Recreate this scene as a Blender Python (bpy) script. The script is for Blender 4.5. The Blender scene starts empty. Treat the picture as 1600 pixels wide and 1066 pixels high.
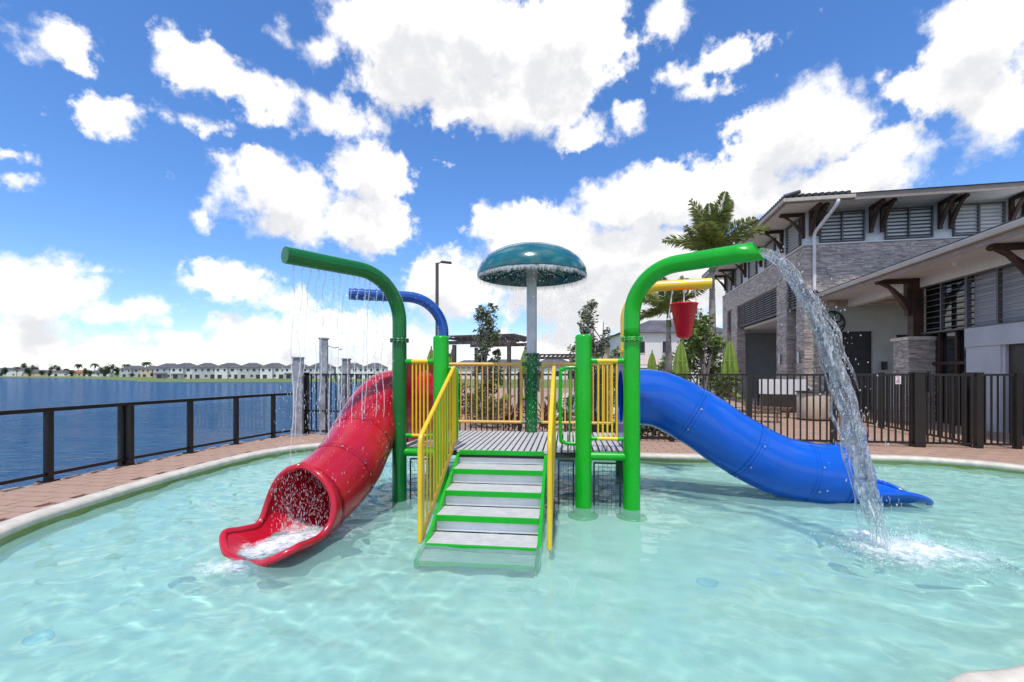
import bpy, bmesh, math, random
from mathutils import Vector, Matrix
PI = math.pi
random.seed(7)
scene = bpy.context.scene
COL = scene.collection
# ------------------------------------------------------------------ camera
CAMZ = 1.63; F = 720.0; HY = 583.0
cd = bpy.data.cameras.new('camera'); cam = bpy.data.objects.new('camera', cd); COL.objects.link(cam)
cam.location = (0, 0, CAMZ); cam.rotation_euler = (PI/2, 0, 0)
cd.sensor_width = 36; cd.lens = 36*F/1600; cd.shift_y = (HY-533)/1600
cd.clip_start = .05; cd.clip_end = 9000
scene.camera = cam
def P(px, py, d): return Vector(((px-800)/F*d, d, CAMZ-(py-HY)/F*d))
def G(px, d, z=0): return Vector(((px-800)/F*d, d, z))
# ------------------------------------------------------------------ light
SUN_EL, SUN_AZ = 68, 190         # azimuth clockwise from +Y (the view direction)
scene.view_settings.view_transform = 'Standard'; scene.view_settings.look = 'None'
scene.view_settings.exposure = 0.64; scene.view_settings.gamma = 1
sl = bpy.data.lights.new('sun', 'SUN'); sl.energy = 2.3; sl.angle = math.radians(1.8); sl.color = (1, .955, .89)
sun = bpy.data.objects.new('sun', sl); COL.objects.link(sun); sun.location = (0, 0, 60)
sd = Vector((math.sin(math.radians(SUN_AZ))*math.cos(math.radians(SUN_EL)), math.cos(math.radians(SUN_AZ))*math.cos(math.radians(SUN_EL)), math.sin(math.radians(SUN_EL))))
sl.cycles.is_caustics_light = True
sun.rotation_euler = sd.to_track_quat('Z', 'Y').to_euler()
try:
    scene.cycles.use_denoising = True
    scene.cycles.max_bounces = 10; scene.cycles.transparent_max_bounces = 24
    scene.cycles.caustics_reflective = False
    scene.cycles.sample_clamp_indirect = 6
except Exception: pass

class NT:
    """small helper to write node trees as expressions"""
    def __init__(s, tree): s.t = tree
    def n(s, typ, **kw):
        nd = s.t.nodes.new(typ)
        for k, v in kw.items(): setattr(nd, k, v)
        return nd
    def link(s, a, b):
        if isinstance(a, (int, float)): b.default_value = a
        elif isinstance(a, (tuple, list, Vector)):
            b.default_value = tuple(a)
        else: s.t.links.new(a, b)
    def m(s, op, a, b=0.0, c=0.0, clamp=False):
        nd = s.n('ShaderNodeMath', operation=op, use_clamp=clamp)
        s.link(a, nd.inputs[0]); s.link(b, nd.inputs[1]); s.link(c, nd.inputs[2])
        return nd.outputs[0]
    def v(s, op, a, b=(0, 0, 0), c=(0, 0, 0)):
        nd = s.n('ShaderNodeVectorMath', operation=op)
        s.link(a, nd.inputs[0]); s.link(b, nd.inputs[1])
        if op == 'MULTIPLY_ADD': s.link(c, nd.inputs[2])
        return nd.outputs['Value'] if op in ('DOT_PRODUCT', 'LENGTH') else nd.outputs[0]
    def noise(s, vec, scale, detail=3, rough=.5, dist=0, out='Fac'):
        nd = s.n('ShaderNodeTexNoise'); s.link(vec, nd.inputs['Vector'])
        nd.inputs['Scale'].default_value = scale; nd.inputs['Detail'].default_value = detail
        nd.inputs['Roughness'].default_value = rough; nd.inputs['Distortion'].default_value = dist
        return nd.outputs[out]
    def ramp(s, x, a, b, lo=0.0, hi=1.0, smooth=True):
        nd = s.n('ShaderNodeMapRange'); nd.interpolation_type = 'SMOOTHSTEP' if smooth else 'LINEAR'
        s.link(x, nd.inputs[0]); 
        for i, q in ((1, a), (2, b), (3, lo), (4, hi)): s.link(q, nd.inputs[i])
        return nd.outputs[0]
    def mix(s, f, a, b):
        nd = s.n('ShaderNodeMix', data_type='RGBA'); s.link(f, nd.inputs[0])
        for q, i in ((a, 6), (b, 7)):
            if isinstance(q, (tuple, list)) and len(q) == 3: q = (*q, 1)
            s.link(q, nd.inputs[i])
        return nd.outputs[2]

# ------------------------------------------------------------------ world: sky with cumulus clouds (in azimuth / elevation)
world = bpy.data.worlds.new('World'); scene.world = world; world.use_nodes = True
wt = world.node_tree; wt.nodes.clear(); W = NT(wt)
SKY_STR = .1
def azel(px, py):
    x = px-800
    return math.atan2(x, F), math.atan2(HY-py, math.hypot(F, x))
# cumulus banks: (x, y, half width, half height) seen from the poolside, turned into directions
clouds = [(75,66,66,40),(165,180,58,34),(292,190,50,13),(330,118,75,52),(285,78,34,34),(420,160,72,38),(530,176,85,30),
 (430,298,108,60),(580,270,66,58),(560,345,92,52),(480,350,90,40),(328,340,20,18),
 (700,60,180,100),(880,70,105,100),(790,160,150,60),(560,30,60,50),(985,186,30,26),(900,200,60,28),(640,120,90,60),
 (1040,22,44,46),(1150,72,58,24),(1060,118,36,24),(1108,142,48,18),
 (1250,205,115,74),(1385,240,82,46),(1320,285,140,46),(1180,240,45,30),
 (1540,60,120,120),(1570,180,90,60),(1480,130,60,60),(1400,128,34,18),
 (1010,315,130,58),(1150,305,95,60),(860,385,120,72),(700,450,85,56),(960,440,230,95),(760,350,40,40),(1100,420,120,60),(1260,430,160,80),
 (370,442,88,38),(245,490,38,22),(490,525,170,42),(70,455,120,62),(190,495,80,26),(30,530,150,34),(330,540,90,22),(620,540,90,50),(900,545,200,30),
 (14,250,22,9),(18,284,16,8),(150,410,26,8),(445,48,22,14),(500,75,26,24),(1180,540,200,30),(450,470,60,22)]
dg = bpy.data.node_groups.new('cloud_field', 'ShaderNodeTree')
dg.interface.new_socket('Dir', in_out='INPUT', socket_type='NodeSocketVector')
dg.interface.new_socket('Field', in_out='OUTPUT', socket_type='NodeSocketFloat')
D = NT(dg); gi = D.n('NodeGroupInput'); go = D.n('NodeGroupOutput')
dirv = gi.outputs[0]
sep = D.n('ShaderNodeSeparateXYZ'); D.link(dirv, sep.inputs[0])
az = D.m('ARCTAN2', sep.outputs[0], sep.outputs[1])
el = D.m('ARCSINE', D.m('MAXIMUM', D.m('MINIMUM', sep.outputs[2], .999), -.999))
cmb = D.n('ShaderNodeCombineXYZ'); D.link(az, cmb.inputs[0]); D.link(el, cmb.inputs[1])
w1 = D.v('SUBTRACT', D.noise(dirv, 9, 3, .55, 0, 'Color'), (.5, .5, .5))
w2 = D.v('SUBTRACT', D.noise(dirv, 34, 4, .6, 0, 'Color'), (.5, .5, .5))
pos = D.v('MULTIPLY_ADD', w1, (.08, .065, 0), cmb.outputs[0])
pos = D.v('MULTIPLY_ADD', w2, (.036, .032, 0), pos)
q = None
for (cx, cy, rx, ry) in clouds:
    a0, e0 = azel(cx, cy); a1, _ = azel(cx+rx, cy); a2, _ = azel(cx-rx, cy); _, e1 = azel(cx, cy-ry); _, e2 = azel(cx, cy+ry)
    sx = 2/abs(a1-a2); sy = 2/abs(e1-e2)
    t = D.v('MULTIPLY_ADD', pos, (sx, sy, 0), (-a0*sx, -e0*sy, 0))
    sk = min(1/sx, 1/sy)**.85*.5+.5*(1/(sx*sy))**.5; sk = sk/.062      # edges equally soft on large and small banks
    dd = D.m('MULTIPLY_ADD', D.v('LENGTH', t), -sk, sk)
    q = dd if q is None else D.m('SMOOTH_MAX', q, dd, .25)
blob = q           # 1 in a bank's middle, 0 on its rim
# the same kind of sky all round, beyond the banks in view
inview = D.m('MULTIPLY', D.ramp(D.m('ABSOLUTE', az), .86, .98, 1, 0), D.ramp(el, .60, .74, 1, 0))
gen = D.m('MULTIPLY_ADD', D.noise(dirv, 2.6, 3, .55), 4.0, -2.05)
gen = D.m('MINIMUM', gen, .7)
low = D.m('MULTIPLY', D.ramp(el, .02, .17, .28, -.6), 1.0)
lown = D.m('MULTIPLY_ADD', D.noise(D.v('MULTIPLY', cmb.outputs[0], (5, 22, 1)), 1.0, 4, .6), 2.6, -1.35)
blob = D.m('MINIMUM', D.m('ADD', blob, .0), 1.05)
fld = D.m('MAXIMUM', blob, D.m('SUBTRACT', gen, D.m('MULTIPLY', inview, 3.0)))
fld = D.m('MAXIMUM', fld, D.m('ADD', low, lown))
fine = D.m('MULTIPLY_ADD', D.noise(dirv, 24, 10, .62), 2.1, -1.03)
fld = D.m('ADD', fld, fine)
D.link(fld, go.inputs[0])
tc = W.n('ShaderNodeTexCoord')
g1 = W.n('ShaderNodeGroup', node_tree=dg); g2 = W.n('ShaderNodeGroup', node_tree=dg)
gdir = W.v('NORMALIZE', tc.outputs['Generated'])
W.link(gdir, g1.inputs[0]); W.link(W.v('NORMALIZE', W.v('ADD', gdir, (.012, -.01, .06))), g2.inputs[0])
sky = W.n('ShaderNodeTexSky'); sky.sky_type = 'NISHITA'; sky.sun_disc = False
sky.sun_elevation = math.radians(SUN_EL); sky.sun_rotation = math.radians(SUN_AZ)
sky.air_density = 1.0; sky.dust_density = .35; sky.ozone_density = 3.5
soft = W.ramp(W.noise(gdir, 7, 2), .35, .65, .30, .85)
mask = W.ramp(g1.outputs[0], -.14, soft)
thick = W.ramp(g2.outputs[0], .1, 1.25)
hs_ = W.n('ShaderNodeHueSaturation'); hs_.inputs['Saturation'].default_value = 1.15; hs_.inputs['Value'].default_value = 1.25; W.link(W.v('MULTIPLY', sky.outputs[0], (.9, .94, 1.08)), hs_.inputs['Color'])
skyc = hs_.outputs[0]
cloudc = W.mix(thick, (8.0, 7.85, 7.7), (5.3, 5.35, 5.55))
bg = W.n('ShaderNodeBackground'); W.link(W.mix(mask, skyc, cloudc), bg.inputs[0]); bg.inputs[1].default_value = SKY_STR
wo = W.n('ShaderNodeOutputWorld'); W.link(bg.outputs[0], wo.inputs[0])
try: world.cycles.sampling_method = 'MANUAL'; world.cycles.sample_map_resolution = 1024
except Exception: pass

# ------------------------------------------------------------------ materials
def newmat(name):
    m = bpy.data.materials.new(name); m.use_nodes = True; t = m.node_tree; t.nodes.clear()
    N = NT(t); out = N.n('ShaderNodeOutputMaterial'); return m, N, out
def pm(name, col, rough=.5, metal=0, var=.12, vs=3.0, bump=0, bs=60, coat=0, col2=None, island=0, spec=.5, rvar=.0, sss=0, transl=0, streak=0):
    m, N, out = newmat(name)
    b = N.n('ShaderNodeBsdfPrincipled'); tc = N.n('ShaderNodeTexCoord'); ob = tc.outputs['Object']
    nz = N.noise(ob, vs, 5, .6)
    c2 = col2 if col2 else tuple(c*(1-2*var) for c in col)
    c1 = tuple(min(1, c*(1+var)) for c in col) if not col2 else col
    f = N.ramp(nz, .3, .7)
    if island:
        ge = N.n('ShaderNodeNewGeometry'); f = N.m('ADD', N.m('MULTIPLY', f, 1-island), N.m('MULTIPLY', ge.outputs['Random Per Island'], island))
    c = N.mix(f, c1, c2)
    if streak:
        st = N.noise(N.v('MULTIPLY', ob, (14, 14, 1.2)), 1.0, 4, .6)
        c = N.mix(N.m('MULTIPLY', N.ramp(st, .52, .75), streak), c, tuple(x*.55+.03 for x in col))
    N.link(c, b.inputs['Base Color'])
    b.inputs['Metallic'].default_value = metal
    N.link(N.m('ADD', rough-rvar/2, N.m('MULTIPLY', nz, rvar)), b.inputs['Roughness'])
    b.inputs['Specular IOR Level'].default_value = spec
    b.inputs['Coat Weight'].default_value = coat; b.inputs['Coat Roughness'].default_value = .08
    if bump:
        bp = N.n('ShaderNodeBump'); bp.inputs['Strength'].default_value = 1; bp.inputs['Distance'].default_value = bump
        N.link(N.noise(ob, bs, 4, .6), bp.inputs['Height']); N.link(bp.outputs[0], b.inputs['Normal'])
    if transl:
        tr = N.n('ShaderNodeBsdfTranslucent'); N.link(c, tr.inputs[0]); mx = N.n('ShaderNodeMixShader'); mx.inputs[0].default_value = transl
        N.link(b.outputs[0], mx.inputs[1]); N.link(tr.outputs[0], mx.inputs[2]); N.link(mx.outputs[0], out.inputs[0])
    else: N.link(b.outputs[0], out.inputs[0])
    return m
M = {}
# painted and moulded play equipment
M['green'] = pm('light_green_paint', (.004, .40, .012), .28, var=.05, coat=.15, spec=.4, rvar=.1, vs=2, bump=.0006, bs=9)
M['dgreen'] = pm('dark_green_paint', (.003, .15, .028), .28, var=.08, coat=.15, spec=.4, rvar=.12, vs=2, bump=.0006, bs=9)
M['teal'] = pm('teal_fibreglass', (.006, .13, .145), .2, var=.12, coat=.6, rvar=.15, vs=2.5, bump=.002, bs=14)
M['blue'] = pm('blue_paint', (.003, .075, .36), .25, var=.06, coat=.4, rvar=.1)
M['yellow'] = pm('yellow_paint', (.88, .55, .012), .3, var=.06, coat=.3, rvar=.1)
M['cream'] = pm('faded_yellow_paint', (.80, .47, .10), .4, var=.06)
M['bluepl'] = pm('blue_moulded_plastic', (.001, .098, .54), .22, var=.06, coat=.15, spec=.4, rvar=.14, vs=1.6, bump=.0012, bs=12, streak=.12)
M['redpl'] = pm('red_moulded_plastic', (.50, .008, .026), .22, var=.10, coat=.2, spec=.45, rvar=.16, vs=1.8, bump=.0016, bs=16, streak=.25)
M['bucket'] = pm('red_bucket_plastic', (.85, .009, .014), .35, var=.05)
M['white'] = pm('white_paint', (.78, .78, .78), .4, var=.03, streak=.1)
M['mwhite'] = pm('wet_white_pole', (.62, .63, .64), .3, var=.06, streak=.3)
M['steel'] = pm('galvanised_bolts', (.55, .55, .55), .35, 1, var=.1)
M['grate'] = pm('grey_decking', (.56, .55, .55), .45, var=.1, vs=8, island=.4, rvar=.2)
M['under'] = pm('dark_under_deck', (.03, .03, .035), .7)
M['black'] = pm('black_wire', (.012, .012, .013), .5)
M['bronze'] = pm('dark_bronze_fence', (.022, .017, .015), .38, .2, var=.15, vs=4, rvar=.1)
M['riser'] = pm('white_riser_panel', (.86, .86, .86), .4, var=.04, vs=4, streak=.15)
# masonry and paving
M['coping'] = pm('cream_coping', (.62, .565, .47), .6, var=.08, vs=6, bump=.003, bs=40)
M['band'] = pm('green_waterline_band', (.28, .35, .07), .45, var=.2, vs=5, col2=(.38, .42, .14))
M['paver'] = pm('terracotta_paver', (.44, .275, .19), .8, vs=.9, bump=.002, bs=70, col2=(.33, .215, .16), island=.5)
M['mortar'] = pm('paver_joint_sand', (.40, .275, .215), .9, vs=9, var=.15)
M['stucco'] = pm('light_grey_stucco', (.52, .53, .56), .85, var=.05, vs=1.5, bump=.002, bs=90)
M['gstucco'] = pm('mid_grey_stucco', (.42, .435, .43), .85, var=.06, vs=1.2, bump=.002, bs=90)
M['wstucco'] = pm('white_stucco', (.74, .73, .71), .85, var=.04, vs=1.2, bump=.002, bs=90)
M['soffit'] = pm('white_soffit', (.72, .73, .72), .8, var=.03)
M['fascia'] = pm('taupe_fascia', (.31, .25, .215), .6, var=.06)
M['gutter'] = pm('beige_gutter', (.50, .44, .37), .5, var=.05)
M['roof'] = pm('dark_grey_roof_tile', (.085, .085, .095), .8, var=.2, vs=3, bump=.01, bs=12, island=.4)
M['timber'] = pm('dark_stained_timber', (.055, .026, .016), .6, vs=3, var=.25, bump=.003, bs=25)
M['louvre'] = pm('grey_louvre', (.12, .115, .12), .5, .2, var=.08)
M['llouvre'] = pm('pale_louvre', (.42, .40, .42), .5, .1, var=.08)
M['stone'] = pm('ledge_stone', (.74, .61, .51), .6, vs=2.4, bump=.006, bs=25, col2=(.24, .22, .215), island=.75)
M['glassdk'] = pm('dark_window_glass', (.012, .014, .016), .08, spec=.8, var=.2)
M['door'] = pm('brown_door', (.045, .036, .032), .5, var=.1)
M['signw'] = pm('white_sign', (.75, .73, .72), .5, var=.03)
M['signr'] = pm('red_print', (.55, .02, .05), .5)
M['beige'] = pm('beige_cabinet', (.50, .40, .30), .6, var=.05)
# far houses, planting, ground
M['hwhite'] = pm('house_white', (.74, .73, .70), .85, var=.04, vs=.1)
M['hgrey'] = pm('house_grey', (.50, .50, .50), .85, var=.04, vs=.1)
M['hcream'] = pm('house_cream', (.62, .50, .34), .85, var=.05, vs=.1)
M['hroof'] = pm('house_slate_roof', (.105, .10, .115), .85, var=.15, vs=.6)
M['hred'] = pm('house_clay_roof', (.36, .12, .07), .85, var=.15, vs=.6)
M['hwin'] = pm('house_window', (.03, .033, .04), .15, spec=.7)
M['leaf'] = pm('green_leaves', (.09, .16, .028), .5, vs=1.2, col2=(.19, .24, .05), island=.6, transl=.25)
M['oleaf'] = pm('olive_leaves', (.09, .115, .05), .5, vs=1.2, col2=(.17, .19, .085), island=.6, transl=.2)
M['dleaf'] = pm('dark_leaves', (.025, .055, .018), .6, vs=.3, col2=(.05, .085, .025), island=.6, transl=.15)
M['palm'] = pm('palm_leaves', (.14, .22, .05), .45, vs=.8, col2=(.33, .34, .10), island=.5, transl=.35)
M['rleaf'] = pm('red_cordyline_leaves', (.28, .03, .03), .5, col2=(.10, .08, .03), island=.7, transl=.25)
M['bark'] = pm('grey_bark', (.22, .19, .165), .9, vs=6, var=.2, bump=.01, bs=20)
M['ptrunk'] = pm('palm_trunk', (.30, .27, .24), .85, vs=3, var=.2, bump=.006, bs=14)
M['shaft'] = pm('palm_crownshaft', (.16, .22, .07), .5, var=.1)
M['lime'] = pm('lime_canvas', (.20, .29, .04), .8, var=.1, vs=6, col2=(.14, .21, .03))
M['tan'] = pm('tan_canvas', (.52, .42, .36), .8, var=.05)
M['wood'] = pm('teak_wood', (.17, .10, .06), .6, var=.15)
M['grass'] = pm('grass_ground', (.10, .15, .03), .9, vs=.35, col2=(.16, .20, .05), bump=.03, bs=6)
M['gpost'] = pm('weathered_grey_post', (.30, .30, .33), .6, vs=5, var=.2, bump=.004, bs=25, streak=.4)
M['lamp'] = pm('bronze_lamp', (.10, .09, .085), .5, .3)
M['pergola'] = pm('weathered_pergola_timber', (.085, .065, .06), .7, vs=3, var=.2)
M['soil'] = pm('dark_mulch', (.05, .035, .025), .95, vs=20, var=.3)
M['aqua'] = pm('blue_floor_jet', (.42, .72, .84), .4)
def pool_floor():
    m, N, out = newmat('pool_floor_plaster'); b = N.n('ShaderNodeBsdfPrincipled'); tc = N.n('ShaderNodeTexCoord'); ob = tc.outputs['Object']
    c = N.mix(N.ramp(N.noise(ob, .55, 4, .6), .3, .7), (.60, .84, .77), (.68, .83, .71))
    c = N.mix(N.m('MULTIPLY', N.ramp(N.noise(ob, 60, 2), .5, .8), .15), c, (.35, .5, .45))
    N.link(c, b.inputs[0]); b.inputs['Roughness'].default_value = .7; N.link(b.outputs[0], out.inputs[0]); return m
M['pfloor'] = pool_floor()
def water(name, tint, milk, milkc, h1, s1, h2, s2, stretch=(1, 1, 1), rough=.03, mirror=1.0):
    """clear water: tinted see-through body + a little scattering, Fresnel mirror on a rippled surface"""
    m, N, out = newmat(name); tc = N.n('ShaderNodeTexCoord'); ob = N.v('MULTIPLY', tc.outputs['Object'], stretch)
    wv = N.m('ADD', N.m('MULTIPLY', N.noise(ob, s1, 3, .5, .6), h1), N.m('MULTIPLY', N.noise(ob, s2, 5, .55, .4), h2))
    bp = N.n('ShaderNodeBump'); bp.inputs['Strength'].default_value = 1; bp.inputs['Distance'].default_value = 1; N.link(wv, bp.inputs['Height'])
    tr = N.n('ShaderNodeBsdfTransparent'); tr.inputs[0].default_value = (*tint, 1)
    df = N.n('ShaderNodeBsdfDiffuse'); df.inputs[0].default_value = (*milkc, 1); N.link(bp.outputs[0], df.inputs['Normal'])
    m1 = N.n('ShaderNodeMixShader'); m1.inputs[0].default_value = milk; N.link(tr.outputs[0], m1.inputs[1]); N.link(df.outputs[0], m1.inputs[2])
    gl = N.n('ShaderNodeBsdfGlossy'); gl.inputs['Roughness'].default_value = rough; N.link(bp.outputs[0], gl.inputs['Normal'])
    fr = N.n('ShaderNodeFresnel'); fr.inputs[0].default_value = 1.33; N.link(bp.outputs[0], fr.inputs['Normal'])
    m2 = N.n('ShaderNodeMixShader'); N.link(N.m('MULTIPLY', fr.outputs[0], mirror), m2.inputs[0]); N.link(m1.outputs[0], m2.inputs[1]); N.link(gl.outputs[0], m2.inputs[2])
    N.link(m2.outputs[0], out.inputs[0]); return m
def pool_water():
    """clear refracting water; the sun reaches the floor through it as real caustics"""
    m, N, out = newmat('pool_water'); b = N.n('ShaderNodeBsdfPrincipled'); b.inputs['Base Color'].default_value = (.72, .955, .905, 1)
    b.inputs['Transmission Weight'].default_value = 1; b.inputs['Roughness'].default_value = 0; b.inputs['IOR'].default_value = 1.33
    df = N.n('ShaderNodeBsdfDiffuse'); df.inputs[0].default_value = (.40, .715, .65, 1); mx = N.n('ShaderNodeMixShader'); mx.inputs[0].default_value = .26
    N.link(b.outputs[0], mx.inputs[1]); N.link(df.outputs[0], mx.inputs[2]); N.link(mx.outputs[0], out.inputs[0]); return m
M['pool'] = pool_water()
M['pool2'] = water('far_pool_water', (.4, .85, .85), .5, (.16, .60, .58), .02, 2.2, .006, 9)
M['lake'] = water('lake_water', (.05, .12, .16), .95, (.007, .080, .20), .42, .45, .20, 1.9, (.6, 1.6, 1), .04, .72)
def glassy(name, ior, rough, col=(1, 1, 1)):
    m, N, out = newmat(name); b = N.n('ShaderNodeBsdfGlass'); b.inputs['IOR'].default_value = ior; b.inputs['Roughness'].default_value = rough; b.inputs[0].default_value = (*col, 1)
    N.link(b.outputs[0], out.inputs[0]); return m, N, b, out
def stream_mat():
    m, N, b, out = glassy('falling_water', 1.33, .0)
    tc = N.n('ShaderNodeTexCoord'); nz = N.noise(N.v('MULTIPLY', tc.outputs['Object'], (24, 24, 6)), 1.0, 6, .65, 1.0)
    bp = N.n('ShaderNodeBump'); bp.inputs['Distance'].default_value = .012; N.link(nz, bp.inputs['Height']); N.link(bp.outputs[0], b.inputs['Normal'])
    d = N.n('ShaderNodeBsdfDiffuse'); d.inputs[0].default_value = (.85, .88, .92, 1); tr = N.n('ShaderNodeBsdfTransparent')
    a = N.n('ShaderNodeMixShader'); a.inputs[0].default_value = .45; N.link(b.outputs[0], a.inputs[1]); N.link(tr.outputs[0], a.inputs[2])
    mx = N.n('ShaderNodeMixShader'); N.link(N.m('MULTIPLY', N.ramp(nz, .50, .68), .62), mx.inputs[0]); N.link(a.outputs[0], mx.inputs[1]); N.link(d.outputs[0], mx.inputs[2])
    N.link(mx.outputs[0], out.inputs[0]); return m
M['stream'] = stream_mat()
def veil(name, lo, hi, op, scale, stretch=(1, 1, 1), col=(.88, .91, .94)):
    """broken, aerated water: white where the noise is dense, clear elsewhere"""
    m, N, out = newmat(name); tc = N.n('ShaderNodeTexCoord'); ob = N.v('MULTIPLY', tc.outputs['Object'], stretch)
    at = N.n('ShaderNodeAttribute'); at.attribute_name = 'edge'
    nz = N.noise(ob, scale, 6, .68, .8)
    f = N.m('MULTIPLY', N.ramp(N.m('ADD', nz, N.m('MULTIPLY_ADD', at.outputs['Fac'], .6, -.27)), lo, hi), op)
    d = N.n('ShaderNodeBsdfDiffuse'); d.inputs[0].default_value = (*col, 1); tr = N.n('ShaderNodeBsdfTransparent')
    mx = N.n('ShaderNodeMixShader'); N.link(f, mx.inputs[0]); N.link(tr.outputs[0], mx.inputs[1]); N.link(d.outputs[0], mx.inputs[2]); N.link(mx.outputs[0], out.inputs[0]); return m
M['foam2'] = veil('thin_foam', .45, 1.0, .7, 13)
M['foam'] = veil('white_foam', .38, .98, .9, 11)
M['curtain'] = veil('water_curtain', .38, .90, .62, 1.0, (30, 30, 4))
M['sheet'] = veil('slide_wash', .40, .75, .6, 14)
def drops_mat():
    m, N, out = newmat('water_drops'); b = N.n('ShaderNodeBsdfPrincipled'); b.inputs[0].default_value = (.9, .93, .96, 1); b.inputs['Roughness'].default_value = .05
    tr = N.n('ShaderNodeBsdfTransparent'); mx = N.n('ShaderNodeMixShader'); mx.inputs[0].default_value = .34
    N.link(tr.outputs[0], mx.inputs[1]); N.link(b.outputs[0], mx.inputs[2]); N.link(mx.outputs[0], out.inputs[0]); return m
M['drops'] = drops_mat()
M['strand'] = veil('water_strand', .25, .8, .5, 9, (1, 1, 1))
def pane_mat():
    m, N, out = newmat('clear_pane'); tr = N.n('ShaderNodeBsdfTransparent'); tr.inputs[0].default_value = (.93, .96, .96, 1)
    gl = N.n('ShaderNodeBsdfGlossy'); gl.inputs['Roughness'].default_value = .01; fr = N.n('ShaderNodeFresnel'); fr.inputs[0].default_value = 1.45
    mx = N.n('ShaderNodeMixShader'); N.link(N.m('MULTIPLY', fr.outputs[0], .12), mx.inputs[0]); N.link(tr.outputs[0], mx.inputs[1]); N.link(gl.outputs[0], mx.inputs[2]); N.link(mx.outputs[0], out.inputs[0]); return m
M['pane'] = pane_mat()

# ------------------------------------------------------------------ mesh helpers
class MB:
    def __init__(s): s.v = []; s.f = []; s.sm = []
    def add(s, vs, fs, smooth=False):
        o = len(s.v); s.v += [tuple(p) for p in vs]; s.f += [tuple(i+o for i in f) for f in fs]; s.sm += [smooth]*len(fs); return s
    def box(s, c, size, R=None):
        x, y, z = (q/2 for q in size); pts = [Vector((a*x, b*y, d*z)) for d in (-1, 1) for b in (-1, 1) for a in (-1, 1)]
        c = Vector(c); pts = [c+(R @ p if R else p) for p in pts]
        return s.add(pts, [(0, 2, 3, 1), (4, 5, 7, 6), (0, 1, 5, 4), (2, 6, 7, 3), (0, 4, 6, 2), (1, 3, 7, 5)])
    def bar(s, p, q, w, h, up=Vector((0, 0, 1))):
        p, q = Vector(p), Vector(q); d = (q-p); L = d.length; d.normalize(); x = d.cross(up)
        if x.length < 1e-4: x = Vector((1, 0, 0))
        x.normalize(); z = x.cross(d)
        R = Matrix((x, d, z)).transposed(); return s.box((p+q)/2, (w, L, h), R)
    def tube(s, path, r, n=12, caps=True, rfun=None, smooth=True):
        path = [Vector(p) for p in path]; m = len(path); T = []
        for i in range(m):
            t = path[min(i+1, m-1)]-path[max(i-1, 0)]; T.append(t.normalized())
        ref = Vector((0, 0, 1)) if abs(T[0].z) < .9 else Vector((1, 0, 0)); x = T[0].cross(ref).normalized(); vs = []; fs = []
        for i in range(m):
            x = (x-T[i]*x.dot(T[i])).normalized(); y = T[i].cross(x); rr = rfun(i/(m-1)) if rfun else r
            for k in range(n):
                a = 2*PI*k/n; vs.append(path[i]+(x*math.cos(a)+y*math.sin(a))*rr)
        for i in range(m-1):
            for k in range(n): fs.append((i*n+k, i*n+(k+1) % n, (i+1)*n+(k+1) % n, (i+1)*n+k))
        s.add(vs, fs, smooth)
        if caps:
            s.add(vs[:n], [tuple(range(n-1, -1, -1))]); s.add(vs[-n:], [tuple(range(n))])
        return s
    def lathe(s, prof, c, n=24, smooth=True, axis=None):
        c = Vector(c); vs = []; fs = []; m = len(prof)
        for (r, z) in prof:
            for k in range(n):
                a = 2*PI*k/n; vs.append(c+Vector((r*math.cos(a), r*math.sin(a), z)))
        for i in range(m-1):
            for k in range(n): fs.append((i*n+k, i*n+(k+1) % n, (i+1)*n+(k+1) % n, (i+1)*n+k))
        return s.add(vs, fs, smooth)
    def prism(s, pts, ext):
        n = len(pts); ext = Vector(ext); a = [Vector(p) for p in pts]; b = [p+ext for p in a]
        return s.add(a+b, [tuple(range(n-1, -1, -1)), tuple(range(n, 2*n))]+[(i, (i+1) % n, n+(i+1) % n, n+i) for i in range(n)])
    def quad(s, a, b, c, d): return s.add([a, b, c, d], [(0, 1, 2, 3)])
    def mesh(s, name):
        me = bpy.data.meshes.new(name); me.from_pydata(s.v, [], s.f); me.polygons.foreach_set('use_smooth', s.sm); me.update(); return me
    def build(s, name, mat, parent=None, bevel=0, **props):
        me = s.mesh(name); return put(me, name, mat, parent, bevel=bevel, **props)
WM = {}
def put(me, name, mat, parent=None, mtx=None, bevel=0, **props):
    """link a mesh given in world coordinates (or placed by mtx), optionally as a part"""
    if mat is not None and not me.materials: me.materials.append(M[mat] if isinstance(mat, str) else mat)
    o = bpy.data.objects.new(name, me); COL.objects.link(o); mtx = mtx or Matrix()
    if parent:
        o.parent = parent; o.matrix_parent_inverse = WM[parent.name].inverted()
    o.matrix_basis = mtx; WM[o.name] = mtx.copy()
    if bevel:
        b = o.modifiers.new('bevel', 'BEVEL'); b.width = bevel; b.segments = 2; b.limit_method = 'ANGLE'
    for k, v in props.items(): o[k] = v
    return o
def thing(name, loc, label, cat, group=None):
    o = bpy.data.objects.new(name, None); COL.objects.link(o); o.location = loc; o.empty_display_size = .2
    WM[o.name] = Matrix.Translation(loc); o['label'] = label; o['category'] = cat
    if group: o['group'] = group
    return o
def tag(o, label, cat, group=None):
    o['label'] = label; o['category'] = cat
    if group: o['group'] = group
    return o
def struct(o): o['kind'] = 'structure'; return o
def copy_tree(root, loc, rz=0, sc=1, label=None, group=None):
    def rec(o, par):
        c = o.copy(); COL.objects.link(c); c.parent = par
        for ch in o.children: rec(ch, c)
        return c
    r = rec(root, None); r.location = loc; r.rotation_euler = (0, 0, rz); r.scale = (sc, sc, sc) if not isinstance(sc, tuple) else sc
    if label: r['label'] = label
    if group: r['group'] = group
    return r
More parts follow.
